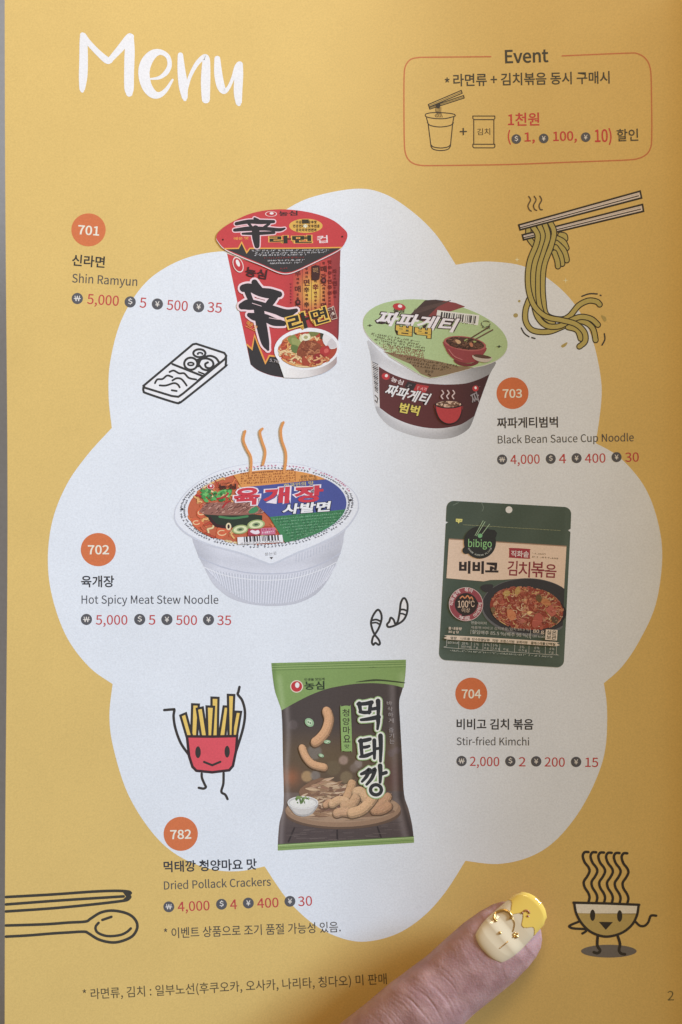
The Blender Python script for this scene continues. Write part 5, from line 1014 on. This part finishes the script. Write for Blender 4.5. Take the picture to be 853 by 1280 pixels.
ts = []; t = 0.0
while t < 536: ts.append(t); t += 0.5 if t < 14 else (0.9 if t < 260 else 6)
ts.append(536); NA = 112; vs, fs = [], []
for t in ts:
    for j in range(NA): vs.append(thumb_pt(t, 2 * math.pi * j / NA))
for i in range(len(ts) - 1):
    for j in range(NA): a_, b_ = i * NA + j, i * NA + (j + 1) % NA; fs.append((a_, a_ + NA, b_ + NA, b_))
fs.append(tuple(range(NA))); fs.append(tuple(range((len(ts) - 1) * NA, len(ts) * NA))[::-1])
# palm and the four fingers that hold the booklet from below, grown as one skinned chain
def W3(px, py, z): k = (D - z) / D * S; return Vector(((px - CX) * k, (CY - py) * k, z))
sk, ed, rad = [], [], []
def node(p, r, par): sk.append(p); rad.append(r); ed.append((par, len(sk) - 1)) if par is not None else None; return len(sk) - 1
palm = node(W3(300, 1500, -.014), .019, None); wr = node(W3(150, 1680, -.012), .022, palm); node(W3(20, 1840, -.010), .027, wr)
node(W3(330, 1430, -.008), .013, palm)
for kx, ky, L in ((0, 0, 1.0), (-48, -52, 1.08), (-92, -112, 1.0), (-128, -178, .8)):
    k0 = node(W3(352 + kx * .9, 1452 + ky * .75, -.024), .0098, palm)
    k1 = node(W3(430 + kx, 1375 + ky, -.0265), .0082, k0); k2 = node(W3(430 + kx + 105 * L, 1375 + ky - 62 * L, -.0195), .0074, k1); k3 = node(W3(430 + kx + 165 * L, 1375 + ky - 92 * L, -.0135), .0066, k2); node(W3(430 + kx + 196 * L, 1375 + ky - 105 * L, -.0095), .0050, k3)
me = bpy.data.meshes.new('palm'); me.from_pydata(sk, ed, []); tmp = bpy.data.objects.new('palm', me); C.objects.link(tmp)
md = tmp.modifiers.new('s', 'SKIN'); md.use_smooth_shade = True
for v, r in zip(me.skin_vertices[0].data, rad): v.radius = (r, r)
me.skin_vertices[0].data[0].use_root = True
tmp.modifiers.new('u', 'SUBSURF').levels = 2; tmp.modifiers['u'].render_levels = 2
ev_ = tmp.evaluated_get(bpy.context.evaluated_depsgraph_get()).to_mesh(); o0 = len(vs)
vs += [v.co.copy() for v in ev_.vertices]; fs += [tuple(o0 + i for i in p.vertices) for p in ev_.polygons]
bpy.data.objects.remove(tmp)
hand = link('person', vs, fs, SKIN, smooth=True)
hand['label'] = "person's left thumb with cream and yellow smiley gel nail pressing on the menu page"; hand['category'] = 'person'

# the nail: a curved plate over the end of the thumb
NB, NE = (609.5, 1187.5), (666.5, 1132.5)
def nail_px(u, v):
    w = 29.5 * (1 - .10 * sstep(.25, 1, u)) * (1 - .20 * (1 - u) ** 7) * (1 - .14 * sstep(.86, 1, u))
    dx, dy = NE[0] - NB[0], NE[1] - NB[1]; l = math.hypot(dx, dy); ax, ay = dx / l, dy / l
    uu = u * l + (8.5 * (1 - abs(v) ** 2.4)) * sstep(.45, 1, u) - (6.5 * (1 - abs(v) ** 2.6)) * sstep(.55, 0, u) + 2
    return (NB[0] + ax * uu + -ay * v * w, NB[1] + ay * uu + ax * v * w)
def nail_h(px, py):
    t = (px - TX0) * AX + (py - TY0) * AY; x = (px - TX0) * NX + (py - TY0) * NY - 1
    te = max(t, 34); w, H, hc = stn(te); q = min(.93, abs(x) / w); z = H * .5 * (1 - q ** (2 / .86)) ** (.43)
    return hc + z - max(0, 34 - t) * .048 - max(0, 20 - t) * .01
def on_nail(px, py, ex=0.0):
    t = (px - TX0) * AX + (py - TY0) * AY; zz = zp(TX0 + AX * t) + (nail_h(px, py) + .12 + ex) * .001; k = (D - zz) / D * S; return ((px - CX) * k, (CY - py) * k, zz)
def nail_mat(name, col, rough=.10):
    m, nt, b = new_mat(name); b.inputs['Base Color'].default_value = (*lin(col), 1); b.inputs['Roughness'].default_value = rough
    b.inputs['Coat Weight'].default_value = 1; b.inputs['Coat Roughness'].default_value = .03; b.inputs['Specular IOR Level'].default_value = .5
    tc = N(nt, 'ShaderNodeTexCoord'); n = N(nt, 'ShaderNodeTexNoise'); n.inputs['Scale'].default_value = 260; nt.links.new(tc.outputs['Object'], n.inputs['Vector'])
    bp = N(nt, 'ShaderNodeBump'); bp.inputs['Strength'].default_value = .25; bp.inputs['Distance'].default_value = .0003; nt.links.new(n.outputs['Fac'], bp.inputs['Height']); nt.links.new(bp.outputs[0], b.inputs['Coat Normal']); return m
CREAM = nail_mat('cream_gel', (214, 192, 152)); YEL = nail_mat('yellow_gel', (230, 190, 58))
U, V = 110, 90
def plate(name, mat, keep, lift, parent):
    vs, fs, ix = [], [], {}
    def vert(i, j, lo):
        k = (i, j, lo)
        if k not in ix:
            u, v = i / U, -1 + 2 * j / V; e = (1 - abs(v) ** 8) * min(1, u * 6) ** .6 * min(1, (1 - u) * 14) ** .5
            ix[k] = len(vs); vs.append(on_nail(*nail_px(u, v), (-.5 if lo else -.05 + .6 * e + lift)))
        return ix[k]
    cells = {(i, j) for i in range(U) for j in range(V) if keep((i + .5) / U, -1 + 2 * (j + .5) / V)}
    for i, j in cells:
        fs.append((vert(i, j, 0), vert(i + 1, j, 0), vert(i + 1, j + 1, 0), vert(i, j + 1, 0)))
        for (di, dj), (p, q) in (((-1, 0), ((i, j), (i, j + 1))), ((1, 0), ((i + 1, j + 1), (i + 1, j))), ((0, -1), ((i + 1, j), (i, j))), ((0, 1), ((i, j + 1), (i + 1, j + 1)))):
            if (i + di, j + dj) not in cells: fs.append((vert(*p, 0), vert(*q, 0), vert(*q, 1), vert(*p, 1)))
    o = link(name, vs, fs, mat, parent, smooth=True)
    bm = bmesh.new(); bm.from_mesh(o.data); bmesh.ops.recalc_face_normals(bm, faces=bm.faces); bm.to_mesh(o.data); bm.free(); return o
nail = plate('nail', CREAM, lambda u, v: True, 0, hand)
tipf = lambda v: .66 + .055 * math.cos(v * 7.5 + .6) + (.05 if v < -.55 else 0)
plate('nail_tip', YEL, lambda u, v: u > tipf(v), .06, nail)
GOLD = plain('gold_foil', (222, 180, 96), rough=.28, metal=1.0); BROWN = plain('brown_nail_print', (158, 88, 30), rough=.35)
def tube(name, lines, r, mat, parent, ex=.72, cross=8):
    vs, fs = [], []
    for pts in lines:
        pts = spline([(560 + x / 6.093, 1110 + y / 6.093) for x, y in pts], 6); Q = [Vector(on_nail(x, y, ex)) for x, y in pts]; o = len(vs)
        for i, p in enumerate(Q):
            t = (Q[min(i + 1, len(Q) - 1)] - Q[max(i - 1, 0)]).normalized(); s = t.cross(Vector((0, 0, 1))).normalized(); n = s.cross(t); rr = r * (.55 if i in (0, len(Q) - 1) else 1)
            for k in range(cross): g = 2 * math.pi * k / cross; vs.append(p + s * rr * math.cos(g) + n * rr * math.sin(g))
        for i in range(len(Q) - 1):
            for k in range(cross): a_, b_ = o + i * cross + k, o + i * cross + (k + 1) % cross; fs.append((a_, b_, b_ + cross, a_ + cross))
        fs.append(tuple(o + k for k in range(cross))[::-1]); fs.append(tuple(o + (len(Q) - 1) * cross + k for k in range(cross)))
    return link(name, vs, fs, mat, parent, smooth=True)
tube('moon_charm', [[(374, 256), (354, 232), (356, 200), (385, 176), (430, 167), (465, 184), (484, 212), (474, 236)]], .00030, GOLD, nail)
tube('gold_line', [[(490, 226), (508, 262), (506, 300), (494, 336)], [(462, 404), (425, 436), (392, 462)]], .00011, GOLD, nail, ex=.60)
tube('star_charm', [[(498, 352), (517, 360), (538, 372)], [(510, 338), (517, 358), (524, 384)], [(536, 346), (517, 360), (500, 376)]], .00022, GOLD, nail)
tube('bead_charm', [[(393, 338), (400, 341), (407, 344)]], .00032, GOLD, nail)
tube('smiley_print', [[(578, 178), (594, 170), (612, 177), (624, 194)], [(562, 183), (568, 188), (573, 193)], [(604, 209), (610, 214), (615, 219)]], .00022, BROWN, nail, ex=.64)
